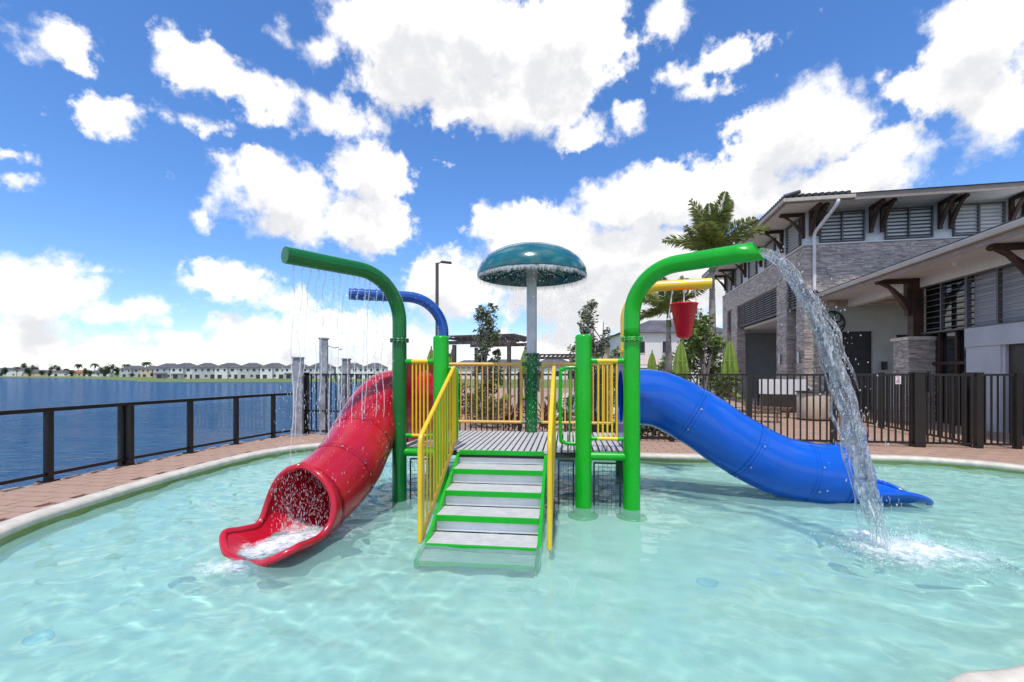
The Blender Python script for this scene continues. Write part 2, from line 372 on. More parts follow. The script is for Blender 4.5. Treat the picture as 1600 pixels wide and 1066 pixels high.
def spline(pts, n=8, closed=False):
    pts = [Vector(p) for p in pts]; m = len(pts); out = []
    for i in range(m if closed else m-1):
        if closed: p0, p1, p2, p3 = pts[(i-1) % m], pts[i], pts[(i+1) % m], pts[(i+2) % m]
        else: p0, p1, p2, p3 = pts[max(i-1, 0)], pts[i], pts[i+1], pts[min(i+2, m-1)]
        for k in range(n):
            t = k/n; out.append(.5*((2*p1)+(p2-p0)*t+(2*p0-5*p1+4*p2-p3)*t*t+(3*p1-p0-3*p2+p3)*t**3))
    if not closed: out.append(pts[-1])
    return out
def inside(p, poly):
    x, y = p[0], p[1]; c = False; j = len(poly)-1
    for i in range(len(poly)):
        a, b = poly[i], poly[j]
        if (a[1] > y) != (b[1] > y) and x < (b[0]-a[0])*(y-a[1])/(b[1]-a[1])+a[0]: c = not c
        j = i
    return c
def fill(loops, z, name, mat, **kw):
    bm = bmesh.new(); es = []
    for lp in loops:
        vs = [bm.verts.new((p[0], p[1], z)) for p in lp]; es += [bm.edges.new((vs[i], vs[(i+1) % len(vs)])) for i in range(len(vs))]
    bmesh.ops.triangle_fill(bm, use_beauty=True, use_dissolve=False, edges=es)
    bmesh.ops.recalc_face_normals(bm, faces=bm.faces)
    if bm.faces and sum(f.normal.z for f in bm.faces) < 0: bmesh.ops.reverse_faces(bm, faces=bm.faces)
    me = bpy.data.meshes.new(name); bm.to_mesh(me); bm.free(); return put(me, name, mat, **kw)
# ------------------------------------------------------------------ setting: ground, lake, far bank
LZ = -1.9; WZ = -.13; FZ = -.5
mb = MB(); mb.quad((-5000, -5000, -2.6), (5000, -5000, -2.6), (5000, 5000, -2.6), (-5000, 5000, -2.6)); struct(mb.build('ground', 'grass'))
mb = MB(); mb.quad((-2500, -600, LZ), (30, -600, LZ), (30, 900, LZ), (-2500, 900, LZ)); struct(mb.build('lake', 'lake'))
shore = spline([(-30, 118), (-44, 170), (-70, 182), (-93, 181), (-125, 184), (-150, 190), (-185, 222), (-240, 268), (-310, 320), (-403, 363), (-520, 395), (-800, 430), (-2400, 600)], 5)
mb = MB()
def bankpt(p, off, z):
    r = Vector((p[0], p[1])).normalized(); return Vector((p[0]+r.x*off, p[1]+r.y*off, z))
rows = [(-2, LZ-.3), (0, LZ+.03), (4, -1.62), (14, -1.42), (60, -1.3), (1800, -1.2)]
vs = []; fs = []; n = len(rows)
for p in shore: vs += [bankpt(p, o+random.uniform(-.6, .6)*(1 < o < 20), z) for (o, z) in rows]
for i in range(len(shore)-1):
    for k in range(n-1): fs.append((i*n+k, i*n+k+1, (i+1)*n+k+1, (i+1)*n+k))
mb.add(vs, fs, True); struct(mb.build('far_bank', 'grass'))
land = [(-7.35, -30), (-7.3, 4), (-7.22, 6.3), (-7.05, 8.2), (-6.8, 9.6), (-6.5, 10.9), (-6.0, 12.75), (-3.4, 13.4), (-14, 60), (-31, 119), (-31, 900), (900, 900), (900, -30)]
# ------------------------------------------------------------------ pool
poolc = spline([(-5.25, 4.7), (-5.42, 5.9), (-5.38, 7.9), (-5.05, 9.6), (-4.2, 10.55), (-2.4, 10.7), (0, 10.0), (2.65, 9.15), (4.8, 9.0), (6.8, 9.0), (8.2, 8.6), (9.0, 7.6), (9.2, 6.0), (8.0, 4.2), (5.2, 3.3), (2.95, 2.57), (2.3, 2.40), (1.2, 1.6), (-1.2, .9), (-3.2, 1.5), (-4.4, 3.0)], 8, True)
def offset(loop, d):
    n = len(loop); out = []
    for i in range(n):
        t = (loop[(i+1) % n]-loop[i-1]).normalized(); out.append(Vector((loop[i][0]+t[1]*d*SGN, loop[i][1]-t[0]*d*SGN, 0)))
    return out
poolc = [Vector((p[0], p[1], 0)) for p in poolc]
area = sum(poolc[i-1][0]*poolc[i][1]-poolc[i][0]*poolc[i-1][1] for i in range(len(poolc)))
SGN = 1 if area > 0 else -1
outer = offset(poolc, .17)
mb = MB(); prof = [(-.015, -.075), (-.038, -.055), (-.042, -.02), (-.025, .008), (.015, .022), (.165, .024), (.175, .0), (.175, -.06)]
vs = []; fs = []; m = len(prof); n = len(poolc); loops = [offset(poolc, o) for o, _ in prof]
for i in range(n): vs += [Vector((loops[k][i][0], loops[k][i][1], prof[k][1])) for k in range(m)]
for i in range(n):
    for k in range(m-1): fs.append((i*m+k, ((i+1) % n)*m+k, ((i+1) % n)*m+k+1, i*m+k+1))
mb.add(vs, fs, True)
pool = thing('splash_pool', (2, 6, FZ), 'shallow turquoise splash pool with curved cream coping and green waterline band', 'pool')
mb.build('coping', 'coping', pool)
mb = MB(); vs = []; fs = []
for i in range(n): vs += [(poolc[i][0], poolc[i][1], -.06), (poolc[i][0], poolc[i][1], FZ-.05)]
for i in range(n): j = (i+1) % n; fs.append((2*i, 2*j, 2*j+1, 2*i+1))
mb.add(vs, fs, True).build('waterline_band', 'band', pool)
fill([offset(poolc, .02)], FZ, 'pool_floor', 'pfloor', parent=pool)
for (x, y) in ((-3.42, 3.32), (1.78, 4.2), (-3.6, 6.6)):
    MB().lathe([(0, .012), (.08, .012), (.1, .006), (.1, 0)], (x, y, FZ+.002), 16).build('floor_jet', 'aqua', pool)
# rippled water surface: real waves, running away from the splash and across the pool
import numpy as np
def pool_surface(cell=.032):
    lp = np.array([(p[0], p[1]) for p in offset(poolc, .03)]); x0, y0 = lp.min(0); x1, y1 = lp.max(0)
    xs = np.arange(x0, x1+cell, cell); ys = np.arange(y0, y1+cell, cell); X, Y = np.meshgrid(xs, ys)
    rs = np.random.RandomState(3); Z = np.zeros_like(X)
    for k in range(90):
        wl = .13*(.75/.13)**rs.rand(); an = rs.normal(1.2, .8); amp = .0015*(wl/.5)**1.2*(.6+.8*rs.rand()); kk = 2*np.pi/wl
        w = X*np.cos(an)+Y*np.sin(an); Z += amp*np.sin(kk*(w+.06*np.sin(1.7*X+k)+.06*np.sin(2.1*Y-k))+rs.rand()*6.28)
    Z *= .75+.5*np.sin(.9*X+.4)*np.sin(.8*Y+1)
    for (cx, cy, a, wl) in ((3.75, 4.5, .010, .30), (-2.4, 4.6, .007, .22)):
        R = np.hypot(X-cx, Y-cy); Z += a*np.cos(2*np.pi*R/wl+.6*np.sin(3*np.arctan2(Y-cy, X-cx)))*np.exp(-R/.75)
    ins = np.zeros(X.shape, bool); px, py = lp[:, 0], lp[:, 1]; j = len(lp)-1
    for i in range(len(lp)):
        c = ((py[i] > Y) != (py[j] > Y)) & (X < (px[j]-px[i])*(Y-py[i])/(py[j]-py[i]+1e-12)+px[i]); ins ^= c; j = i
    ny, nx = X.shape; keep = ins[:-1, :-1] | ins[1:, :-1] | ins[:-1, 1:] | ins[1:, 1:]
    iy, ix = np.nonzero(keep); a = iy*nx+ix; F4 = np.stack([a, a+1, a+nx+1, a+nx], 1)
    u, inv = np.unique(F4, return_inverse=True); co = np.stack([X.ravel()[u], Y.ravel()[u], WZ+Z.ravel()[u]], 1)
    me = bpy.data.meshes.new('pool_water'); me.from_pydata(co.tolist(), [], inv.reshape(F4.shape).tolist()); me.polygons.foreach_set('use_smooth', [True]*len(F4)); me.update(); return me
wtr = struct(put(pool_surface(), 'pool_water', 'pool'))
# land slab below the paving, with the pool cut out
patio_lo = fill([land, offset(poolc, .12)], -.06, 'land', 'grass'); struct(patio_lo)
mb = MB()
for i in range(10): a, b = land[i], land[i+1]; mb.quad((*a, -.06), (*b, -.06), (*b, -2.5), (*a, -2.5))
struct(mb.build('seawall', 'stucco'))
deckpoly = [(-7.30, -3), (-7.24, 4), (-7.16, 6.3), (-6.99, 8.2), (-6.74, 9.6), (-6.44, 10.9), (-5.95, 12.7), (-3.4, 13.3), (-3.8, 15), (-7.6, 33), (-8, 50), (30, 50), (30, -3)]
struct(fill([deckpoly, offset(poolc, .1)], -.028, 'joint_sand', 'mortar'))
TH = math.radians(-8.4); ux = Vector((math.cos(TH), math.sin(TH), 0)); uy = Vector((-ux.y, ux.x, 0))
deck = thing('paved_deck', (-6, 6, 0), 'terracotta paver deck curving round the splash pool', 'deck'); del deck['label']; del deck['category']; deck['kind'] = 'structure'
edge = offset(poolc, .03); pl, pw = .40, .20
pme = MB().box((0, 0, -.02), (pl-.012, pw-.010, .04)).mesh('paver'); pme.materials.append(M['paver'])
near = []; far = []; offset_in = offset(poolc, .06)
def fence_y(x): return 12.35-.148*(x+5.66)
RZ = Matrix.Rotation(TH, 4, 'Z')
for i in range(-60, 75):
    for j in range(-40, 110):
        c = ux*((i+(.5 if j % 2 else 0))*pl)+uy*(j*pw)
        if c.y < 1.5 or c.x < -7.6 or c.x > 14 or c.y > fence_y(c.x)+9 or abs(c.x) > 1.2*c.y+1.0: continue
        cs = [c+ux*(a*pl/2)+uy*(b*pw/2) for a in (-1, 1) for b in (-1, 1)]
        if inside(c, outer) and inside(c, offset_in): continue
        if not all(inside(q, land) and not inside(q, edge) for q in cs): continue
        (near if c.y < fence_y(c.x)+.2 else far).append(c)
near.sort(key=lambda c: c.length); near, rest = near[:290], near[290:]
for c in near:
    put(pme, 'paver', None, deck, Matrix.Translation((c.x, c.y, random.uniform(-.002, .002))) @ RZ @ Matrix.Rotation(random.gauss(0, .004), 4, 'Z'))
mb = MB()
for c in rest+far: mb.box((c.x, c.y, -.02+random.uniform(-.002, .002)), (pl-.012, pw-.010, .04), RZ.to_3x3())
mb.build('pavers', 'paver', deck, kind='stuff')
# ------------------------------------------------------------------ lake guard rail with glass
gp = [G(-330, 4.9), G(-135, 5.75), G(95, 6.94), G(197, 8.15), G(297, 9.4), G(369, 10.57), G(427, 11.7), G(462, 12.3)]
gp[0].x = -7.15; gp[1].x = -7.1; gp[2].x = -6.98
rail = thing('guard_rail', gp[3], 'low dark bronze guard rail with clear panes between pool deck and lake', 'railing')
H = 1.06
for i, p in enumerate(gp):
    wds = [(0, 0)] if i != 3 else [(-.06, -.02), (.055, .02)]
    for (dx, dy) in wds: MB().box((p.x+dx, p.y+dy, H/2-.02), (.085, .085, H+.04)).build('post', 'bronze', rail, bevel=.004)
    MB().box((p.x, p.y, .012), (.18, .18, .024)).build('base_plate', 'bronze', rail)
for a, b in zip(gp[:-1], gp[1:]):
    d = (b-a).normalized(); u = Vector((0, 0, 1))
    MB().bar(a+u*(H+.02), b+u*(H+.02), .10, .06).build('top_rail', 'bronze', rail, bevel=.006)
    MB().bar(a+u*.11+d*.045, b+u*.11-d*.045, .05, .05).build('bottom_rail', 'bronze', rail, bevel=.004)
    MB().bar(a+u*.56+d*.06, b+u*.56-d*.06, .012, .84).build('pane', 'pane', rail)
# ------------------------------------------------------------------ picket fences
FH = 1.62
fpost = MB().box((0, 0, FH/2), (.11, .11, FH)).box((0, 0, FH+.012), (.125, .125, .025)).mesh('post'); fpost.materials.append(M['bronze'])
gpost = MB().box((0, 0, FH/2), (.2, .2, FH)).box((0, 0, FH+.012), (.215, .215, .025)).mesh('gate_post'); gpost.materials.append(M['bronze'])
pick = MB().box((0, 0, .08+(FH-.12)/2), (.028, .028, FH-.14)).mesh('picket'); pick.materials.append(M['bronze'])
def fence(name, pts, label, posts=None, wide=(), step=.139, cat='fence', last=True, rail_mid=None):
    t = thing(name, pts[0], label, cat); u = Vector((0, 0, 1))
    for i, p in enumerate(pts):
        if i == len(pts)-1 and not last: continue
        put(gpost if i in wide else fpost, 'gate_post' if i in wide else 'post', None, t, Matrix.Translation(p) @ RZ)
    for a, b in zip(pts[:-1], pts[1:]):
        L = (b-a).length; d = (b-a)/L
        for z in (.09, FH-.03)+((rail_mid,) if rail_mid else ()): MB().bar(a+u*z+d*.05, b+u*z-d*.05, .04, .045).build('rail', 'bronze', t)
        k = max(1, round(L/step))
        R = Matrix.Rotation(math.atan2(d.y, d.x), 4, 'Z')
        for i in range(1, k): put(pick, 'picket', None, t, Matrix.Translation(a+d*(L*i/k)) @ R)
    return t
def fl(x): return Vector((x, fence_y(x), 0))
fence('picket_fence', [fl(-5.5), fl(-3.4)], 'short dark picket fence by the lake corner beside grey shower post', rail_mid=.62)
fence('picket_fence', [fl(-3.4), fl(-1.6), fl(.2), fl(2.0), fl(3.8), fl(5.5), fl(7.28), fl(8.95)], 'long dark bronze picket fence running behind the play structure', wide=(7,))
fence('picket_gate', [fl(9.04), fl(10.12)], 'dark picket gate with black latch between two wide posts', cat='gate', step=.125)
fence('picket_fence', [fl(10.14), fl(10.86), Vector((12.0, 9.62, 0)), Vector((13.6, 9.3, 0))], 'dark picket fence beyond the gate in front of grey doorway', step=.125)
fence('picket_fence', [fl(10.12)+Vector((.02, .25, 0)), Vector((10.9, 13.6, 0)), Vector((11.6, 17.0, 0))], 'dark picket fence running back from the gate towards stone pier')
t = thing('gate_latch', fl(8.99)+Vector((.08, -.14, 1.5)), 'black upright magnetic latch on wide fence post beside gate', 'latch')
o = fl(8.99)+Vector((.1, -.135, 0))
MB().box((o.x, o.y, 1.42), (.04, .05, .42)).build('latch_body', 'black', t, bevel=.006); MB().lathe([(.02, 0), (.026, .02), (.026, .06), (0, .075)], (o.x, o.y, 1.63), 12).build('latch_knob', 'black', t)
o = fl(8.55)+Vector((0, -.045, 0)); t = thing('pool_sign', (o.x, o.y, 1.4), 'small white sign with red print fixed to picket fence', 'sign')
MB().box((o.x, o.y, 1.475), (.11, .006, .18), RZ.to_3x3()).build('panel', 'signw', t)
mb = MB()
for k in range(6): mb.box((o.x+random.uniform(-.01, .01), o.y-.004, 1.545-.026*k), (random.uniform(.045, .085), .002, .012), RZ.to_3x3())
mb.build('print', 'signr', t)
# ------------------------------------------------------------------ shower posts by the lake corner
for (px, d, top, w, lab, arm) in ((466, 12.05, 560, .24, 'pale grey square post ending the lake guard rail', 0), (506, 12.35, 530, .20, 'tall weathered grey shower post with curved arm', 1), (541, 12.9, 562, .21, 'grey square post behind picket fence near red slide', 0)):
    p = G(px, d); z = CAMZ+(HY-top)/F*d
    t = thing('shower_post' if arm else 'grey_post', p, lab, 'post')
    MB().box((p.x, p.y, z/2), (w, w, z), Matrix.Rotation(.25, 3, 'Z')).build('shaft', 'gpost', t, bevel=.012)
    MB().box((p.x, p.y, z+.015), (w+.05, w+.05, .04), Matrix.Rotation(.25, 3, 'Z')).build('cap', 'gpost', t, bevel=.008)
    MB().box((p.x, p.y, .015), (w+.16, w+.16, .03), Matrix.Rotation(.25, 3, 'Z')).build('base_plate', 'gpost', t)
    if arm:
        a = Vector((p.x+w/2, p.y-.05, z-.18)); MB().tube(spline([a, a+Vector((.1, -.03, -.02)), a+Vector((.24, -.06, -.06)), a+Vector((.36, -.08, -.04)), a+Vector((.38, -.085, -.08))], 5), .014, 8).build('shower_arm', 'steel', t)
        MB().lathe([(.015, .05), (.05, .0), (.05, -.01), (0, -.012)], a+Vector((.38, -.085, -.11)), 14).build('shower_head', 'steel', t)

# ------------------------------------------------------------------ clubhouse
C0 = Vector((13.2, 20.75, 0)); BA = math.radians(11.2); Rv = Vector((math.cos(BA), -math.sin(BA), 0)); Dv = Vector((math.sin(BA), math.cos(BA), 0))
BR = Matrix((Rv, Dv, Vector((0, 0, 1)))).transposed()
def BC(u, w, z=0): return C0+Rv*u+Dv*w+Vector((0, 0, z))
def bbox(mb, u0, u1, w0, w1, z0, z1): return mb.box(BC((u0+u1)/2, (w0+w1)/2, (z0+z1)/2), (abs(u1-u0), abs(w1-w0), z1-z0), BR)
def clad(mb, face, fixed, rects, out, sl=(.12, .42), sh=(.032, .065)):
    """thin ledge stones on a wall: face 'u' (plane u=fixed, facing -u) or 'w' (plane w=fixed, facing -w)"""
    for (a0, a1, z0, z1) in rects:
        z = z0
        while z < z1-.01:
            h = min(random.uniform(*sh), z1-z); a = a0
            while a < a1-.01:
                l = min(random.uniform(*sl), a1-a)
                if a1-a-l < .08: l = a1-a
                t = out+random.uniform(0, .028)
                if face == 'u': bbox(mb, fixed-t, fixed, a+.004, a+l-.004, z+.003, z+h-.003)
                else: bbox(mb, a+.004, a+l-.004, fixed-t, fixed, z+.003, z+h-.003)
                a += l
            z += h
club = thing('clubhouse', BC(6, 7), 'two-storey clubhouse of grey ledge stone with louvred windows and timber brackets', 'building')
ZL, ZT, ZO = 7.36, 8.95, 6.15
mb = MB(); bbox(mb, 0, 14, 0, 14.5, ZO, ZL); bbox(mb, .12, 14, .12, 14.4, ZL-.01, ZT+.1)
wall = mb.build('upper_wall', 'wstucco', club)
cols = [(0, .88), (2.1, 3.38), (10.7, 12.05), (13.2, 14.5)]
for (a, b) in cols:
    mb = MB(); bbox(mb, 0, .5, a, b, -.02, ZO+.01); mb.build('column', 'gstucco', club)
    mb = MB(); clad(mb, 'u', 0, [(a, b, 0, ZO)], .02); clad(mb, 'w', a, [(-.02, .5, 0, ZO)], .02) if a > 0 else None
    mb.build('column_stone', 'stone', club, kind='stuff')
mb = MB(); clad(mb, 'u', 0, [(0, 14.5, ZO, ZL)], .02); mb.build('side_stone', 'stone', club, kind='stuff')
mb = MB(); clad(mb, 'w', 0, [(-.045, 14, 4.6, ZL), (-.045, .62, 0, 4.6)], .02); mb.build('front_stone', 'stone', club, kind='stuff')
mb = MB(); bbox(mb, -.09, 14, -.09, -.0, ZL, ZL+.06); bbox(mb, -.09, 0, 0, 14.5, ZL, ZL+.06); mb.build('ledge', 'wstucco', club)
# loggia behind the columns
mb = MB(); bbox(mb, 4.4, 4.6, .3, 14.4, 0, ZO); bbox(mb, .5, 4.4, 14.1, 14.4, 0, ZO); mb.build('loggia_wall', 'gstucco', club)
mb = MB(); bbox(mb, .4, 14, .3, 14.45, 4.55, 4.7); mb.build('loggia_ceiling', 'soffit', club)
mb = MB(); bbox(mb, 4.25, 4.4, 4.0, 4.25, 0, 4.55); bbox(mb, 4.25, 4.4, 9.6, 9.85, 0, 4.55); mb.build('loggia_pilaster', 'wstucco', club)
def fan(p, parent):
    mb = MB().tube([p, p-Vector((0, 0, .35))], .02, 6); mb.lathe([(0, .06), (.11, .05), (.12, -.05), (0, -.08)], p-Vector((0, 0, .4)), 12)
    for k in range(5):
        a = 2*PI*k/5+.3; d = Vector((math.cos(a), math.sin(a), 0)); mb.bar(p-Vector((0, 0, .4))+d*.1, p-Vector((0, 0, .42))+d*.78, .14, .012)
    return tag(mb.build('ceiling_fan', 'timber'), 'dark five-bladed ceiling fan hanging in clubhouse loggia', 'fan')
fan(BC(2.2, 5.5, 4.55), None)
slatm = {}
def louvre(parent, face, fixed, a0, a1, z0, z1, n, mats, back=None, mull=1, fmat='louvre'):
    """louvred opening: frame, mullions and slats, each slat a part"""
    f = .05; mb = MB()
    def bb(m, a, b, t0, t1, p, q):
        return bbox(m, fixed+t0, fixed+t1, a, b, p, q) if face == 'u' else bbox(m, a, b, fixed+t0, fixed+t1, p, q)
    bb(mb, a0, a1, -.06, .06, z0, z0+f); bb(mb, a0, a1, -.06, .06, z1-f, z1); bb(mb, a0, a0+f, -.06, .06, z0+f, z1-f); bb(mb, a1-f, a1, -.06, .06, z0+f, z1-f)
    for k in range(1, mull+1): c = a0+(a1-a0)*k/(mull+1); bb(mb, c-.03, c+.03, -.055, .055, z0+f, z1-f)
    fr = mb.build('louvre_frame', fmat, parent)
    L = a1-a0-2*f; me = MB().box((0, 0, 0), (L, .07, .022)).mesh('slat'); me.materials.append(M[mats])
    for k in range(n):
        z = z0+f+(z1-z0-2*f)*(k+.5)/n; c = (a0+a1)/2
        p = BC(fixed, c, z) if face == 'u' else BC(c, fixed, z)
        X = Dv if face == 'u' else Rv; Nn = -Rv if face == 'u' else Dv
        R = Matrix((X, Nn, Vector((0, 0, 1)))).transposed().to_4x4() @ Matrix.Rotation(math.radians(-18 if face == 'w' else -10), 4, 'X')
        put(me, 'slat', None, fr, Matrix.Translation(p) @ R)
    if back: mb = MB(); bb(mb, a0, a1, .16, .18, z0, z1); mb.build('louvre_backing', back, parent)
louvre(club, 'u', .12, .88, 2.1, 4.7, 6.1, 10, 'llouvre', 'under', 0)
louvre(club, 'u', .12, 3.38, 10.7, 4.7, 6.1, 10, 'llouvre', 'under', 5)
louvre(club, 'u', .12, 12.05, 13.2, 4.7, 6.1, 10, 'llouvre', 'under', 0)
# clerestory windows and brackets
wins = [(.62, 2.4, 'glassdk'), (3.2, 5.0, 'glassdk'), (5.75, 7.6, 'wstucco'), (8.35, 10.2, 'wstucco')]
for (a, b, bk) in wins:
    louvre(club, 'w', .06, a, b, ZL+.12, ZT-.12, 8, 'louvre' if bk == 'glassdk' else 'llouvre', bk, 1)
for (a, b) in ((.7, 2.3), (3.9, 5.4), (6.9, 8.4), (9.9, 11.4), (12.4, 13.6)): louvre(club, 'u', .06, a, b, ZL+.12, ZT-.12, 9, 'llouvre', 'under', 0)
def bracket(parent, face, at, z1, reach, drop, fixed=0, w=.14):
    mb = MB()
    def pt(o, z): return BC(fixed-o, at-w/2, z) if face == 'u' else BC(at-w/2, fixed-o, z)
    ext = (Dv if face == 'u' else Rv)*w
    mb.prism([pt(.0, z1-drop), pt(.13, z1-drop), pt(.15, z1-.14), pt(reach, z1-.14), pt(reach+.06, z1-.07), pt(reach, z1), pt(0, z1)], ext)
    a = [(.10, z1-drop+.10), (.30, z1-drop*.62), (reach*.62, z1-.30), (reach-.08, z1-.12), (reach-.26, z1-.12), (reach*.48, z1-.36), (.22, z1-drop*.5), (.10, z1-drop+.32)]
    mb.prism([pt(*q) for q in a], ext)
    mb.build('bracket', 'timber', parent, bevel=.01)
for a in (.22, .5, 2.6, 3.02, 5.2, 5.6, 7.75, 8.2, 10.3, 10.7): bracket(club, 'w', a, ZT-.02, .95, 1.15, .0)
for a in (.35, 2.9, 6.1, 9.1, 11.9, 14.0): bracket(club, 'u', a, ZT-.02, 1.0, 1.15, .1)
# hip roof with deep eaves
ov = 1.2; e = [(-ov, -ov), (15, -ov), (15, 15.7), (-ov, 15.7)]
mb = MB(); mb.add([BC(u, w, ZT) for u, w in e], [(0, 1, 2, 3)]); mb.build('soffit', 'soffit', club)
mb = MB(); bbox(mb, -ov-.03, -ov, -ov-.03, 15.7, ZT-.06, ZT+.20); bbox(mb, -ov, 15, -ov-.03, -ov, ZT-.06, ZT+.20); mb.build('fascia', 'fascia', club)
mb = MB(); bbox(mb, -ov-.16, -ov-.032, -ov-.16, 15.7, ZT-.02, ZT+.14); bbox(mb, -ov-.03, 1.4, -ov-.16, -ov-.032, ZT-.02, ZT+.14); mb.build('gutter', 'gutter', club, bevel=.02)
rh = 2.0; ri = 7.0
mb = MB(); o4 = [BC(u, w, ZT+.21) for u, w in [(-ov-.1, -ov-.1), (15, -ov-.1), (15, 15.8), (-ov-.1, 15.8)]]; i2 = [BC(ri, ri, ZT+.2+rh), BC(15, ri, ZT+.2+rh)]
mb.add(o4+i2, [(0, 1, 5, 4), (0, 4, 3), (3, 4, 5, 2)]); mb.build('roof', 'roof', club)
mb = MB()
for k in range(68): w = -ov-.1+.25*k; mb.tube([BC(-ov-.12, w, ZT+.235), BC(-ov+.5, w, ZT+.40)], .085, 6)
for k in range(10): u = -ov+.1+.25*k; mb.tube([BC(u, -ov-.12, ZT+.235), BC(u, -ov+.4, ZT+.37)], .085, 6)
mb.build('roof_tiles', 'roof', club, kind='stuff')
# downspout
dp = [BC(.75, -ov-.05, ZT+.0), BC(.72, -ov-.04, ZT-.22), BC(.42, -.5, ZT-.85), BC(.34, -.13, ZT-1.1), BC(.33, -.11, ZT-1.5), BC(.33, -.11, 5.25)]
MB().tube(spline(dp, 4), .075, 10).build('downspout', 'white', club); MB().tube([BC(.33, -.11, 5.28), BC(.37, -.22, 5.2)], .08, 10).build('downspout_shoe', 'black', club)
for (a, b) in ((2.1, 3.38), (0, .88)):
    mb = MB(); p = BC(-.11, (a+b)/2, 2.1); mb.tube([p, p+Vector((0, 0, .5))], .06, 10); tag(mb.build('wall_sconce', 'steel'), 'slim metal cylinder wall light on grey stone column', 'wall light', 'cylinder lights on the stone columns')
# ground floor wall under the lower roof
mb = MB(); bbox(mb, .62, 1.5, .02, .2, 0, 5.3); bbox(mb, 1.5, 2.7, .02, .2, 3.47, 5.3); bbox(mb, 2.7, 3.6, .02, .2, 0, 5.3); bbox(mb, 3.6, 4.5, .02, .2, 3.3, 5.3); bbox(mb, 4.5, 12, .02, .2, 0, 5.3); mb.build('breezeway_wall', 'gstucco', club)
mb = MB(); bbox(mb, 1.5, 2.7, .14, .18, 0, 3.47); mb.build('dark_door', 'under', club); mb = MB(); bbox(mb, 3.6, 4.5, .3, .34, 0, 3.3); mb.build('dark_door', 'under', club)
mb = MB(); p = BC(3.1, -.08, 1.95); mb.box(p, (.16, .14, .36), BR); tag(mb.build('box_sconce', 'black'), 'small dark box wall light between two dark clubhouse doors', 'wall light')
# round iron ornament
t = thing('wall_ornament', BC(1.05, -.03, 4.2), 'round dark iron wheel ornament high on grey wall', 'ornament')
c = BC(1.05, -.04, 3.85); mb = MB(); ring = [c+Rv*(.52*math.cos(a*PI/12))+Vector((0, 0, .52*math.sin(a*PI/12))) for a in range(25)]; mb.tube(ring, .035, 6, False); mb.build('rim', 'black', t)
mb = MB(); ring = [c+Rv*(.2*math.cos(a*PI/8))+Vector((0, 0, .2*math.sin(a*PI/8))) for a in range(17)]; mb.tube(ring, .03, 6, False); mb.build('hub', 'black', t)
mb = MB()
for k in range(8):
    a = k*PI/4+.2; d = Rv*math.cos(a)+Vector((0, 0, math.sin(a))); q = Rv*math.cos(a+.5)+Vector((0, 0, math.sin(a+.5))); mb.tube(spline([c+d*.18, c+(d*.32+q*.06), c+q*.5], 4), .03, 6)
mb.build('spokes', 'black', t)

# ------------------------------------------------------------------ lower wing
wing = thing('low_wing', BC(4, -6), 'single-storey wing with deep white eave and louvres above a brown door', 'building')
UE, UW = .49, 1.69; ZE = 5.16
mb = MB(); bbox(mb, UE, 12, -14, -.05, ZE-.28, ZE-.24); mb.build('soffit', 'soffit', wing)
mb = MB(); bbox(mb, UE-.03, UE, -14, -.05, ZE-.34, ZE-.02); mb.build('fascia', 'fascia', wing)
mb = MB(); bbox(mb, UE-.15, UE-.032, -14, -.12, ZE-.19, ZE-.03); mb.build('gutter', 'gutter', wing, bevel=.02)
mb = MB(); mb.add([BC(UE-.06, -14, ZE), BC(UE-.06, -.06, ZE), BC(7, -.06, ZE+2.0), BC(7, -14, ZE+2.0)], [(0, 1, 2, 3)]); mb.prism([BC(UE-.06, -14, ZE-.02), BC(UE-.06, -14, ZE+.04), BC(UE+.1, -14, ZE+.06), BC(UE+.1, -14, ZE)], Dv*13.9); mb.build('roof', 'roof', wing)
mb = MB(); bbox(mb, UW, UW+.3, -14, -.05, 4.55, ZE-.28); mb.build('beam', 'soffit', wing)
b0, b1, b2 = -4.66, -6.77, -13.8
for (a, b, bk) in ((b1, b0, 'glassdk'), (-9.0, b1, 'stucco'), (-11.3, -9.05, 'stucco')):
    louvre(wing, 'u', UW+.08, a, b, 2.95, 4.55, 8, 'louvre', bk, 1)
mb = MB(); bbox(mb, UW+.3, UW+.36, b1, b0, 0, 2.95); mb.build('glass_doors', 'glassdk', wing)
mb = MB()
for w in (b0-.04, -5.35, -6.1, b1+.04): bbox(mb, UW+.2, UW+.29, w-.04, w+.04, 0, 2.95)
bbox(mb, UW+.2, UW+.28, b1, b0, 1.9, 2.0); mb.build('door_frame', 'timber', wing)
mb = MB(); bbox(mb, UW+.02, UW+.3, -8.0, b1-.02, 0, 2.4); bbox(mb, UW+.02, UW+.3, b2, -9.3, 0, 2.4); bbox(mb, UW-.01, UW+.3, b2, b1, 2.4, 2.95); mb.build('wall', 'stucco', wing)
mb = MB(); bbox(mb, UW+.14, UW+.2, -9.3, -8.0, 0, 2.4); dr = mb.build('door', 'door', wing)
mb = MB(); bbox(mb, UW+.06, UW+.14, -8.1, -8.0, 0, 2.4); bbox(mb, UW+.06, UW+.14, -9.3, -9.2, 0, 2.4); mb.build('door_frame', 'stucco', wing)
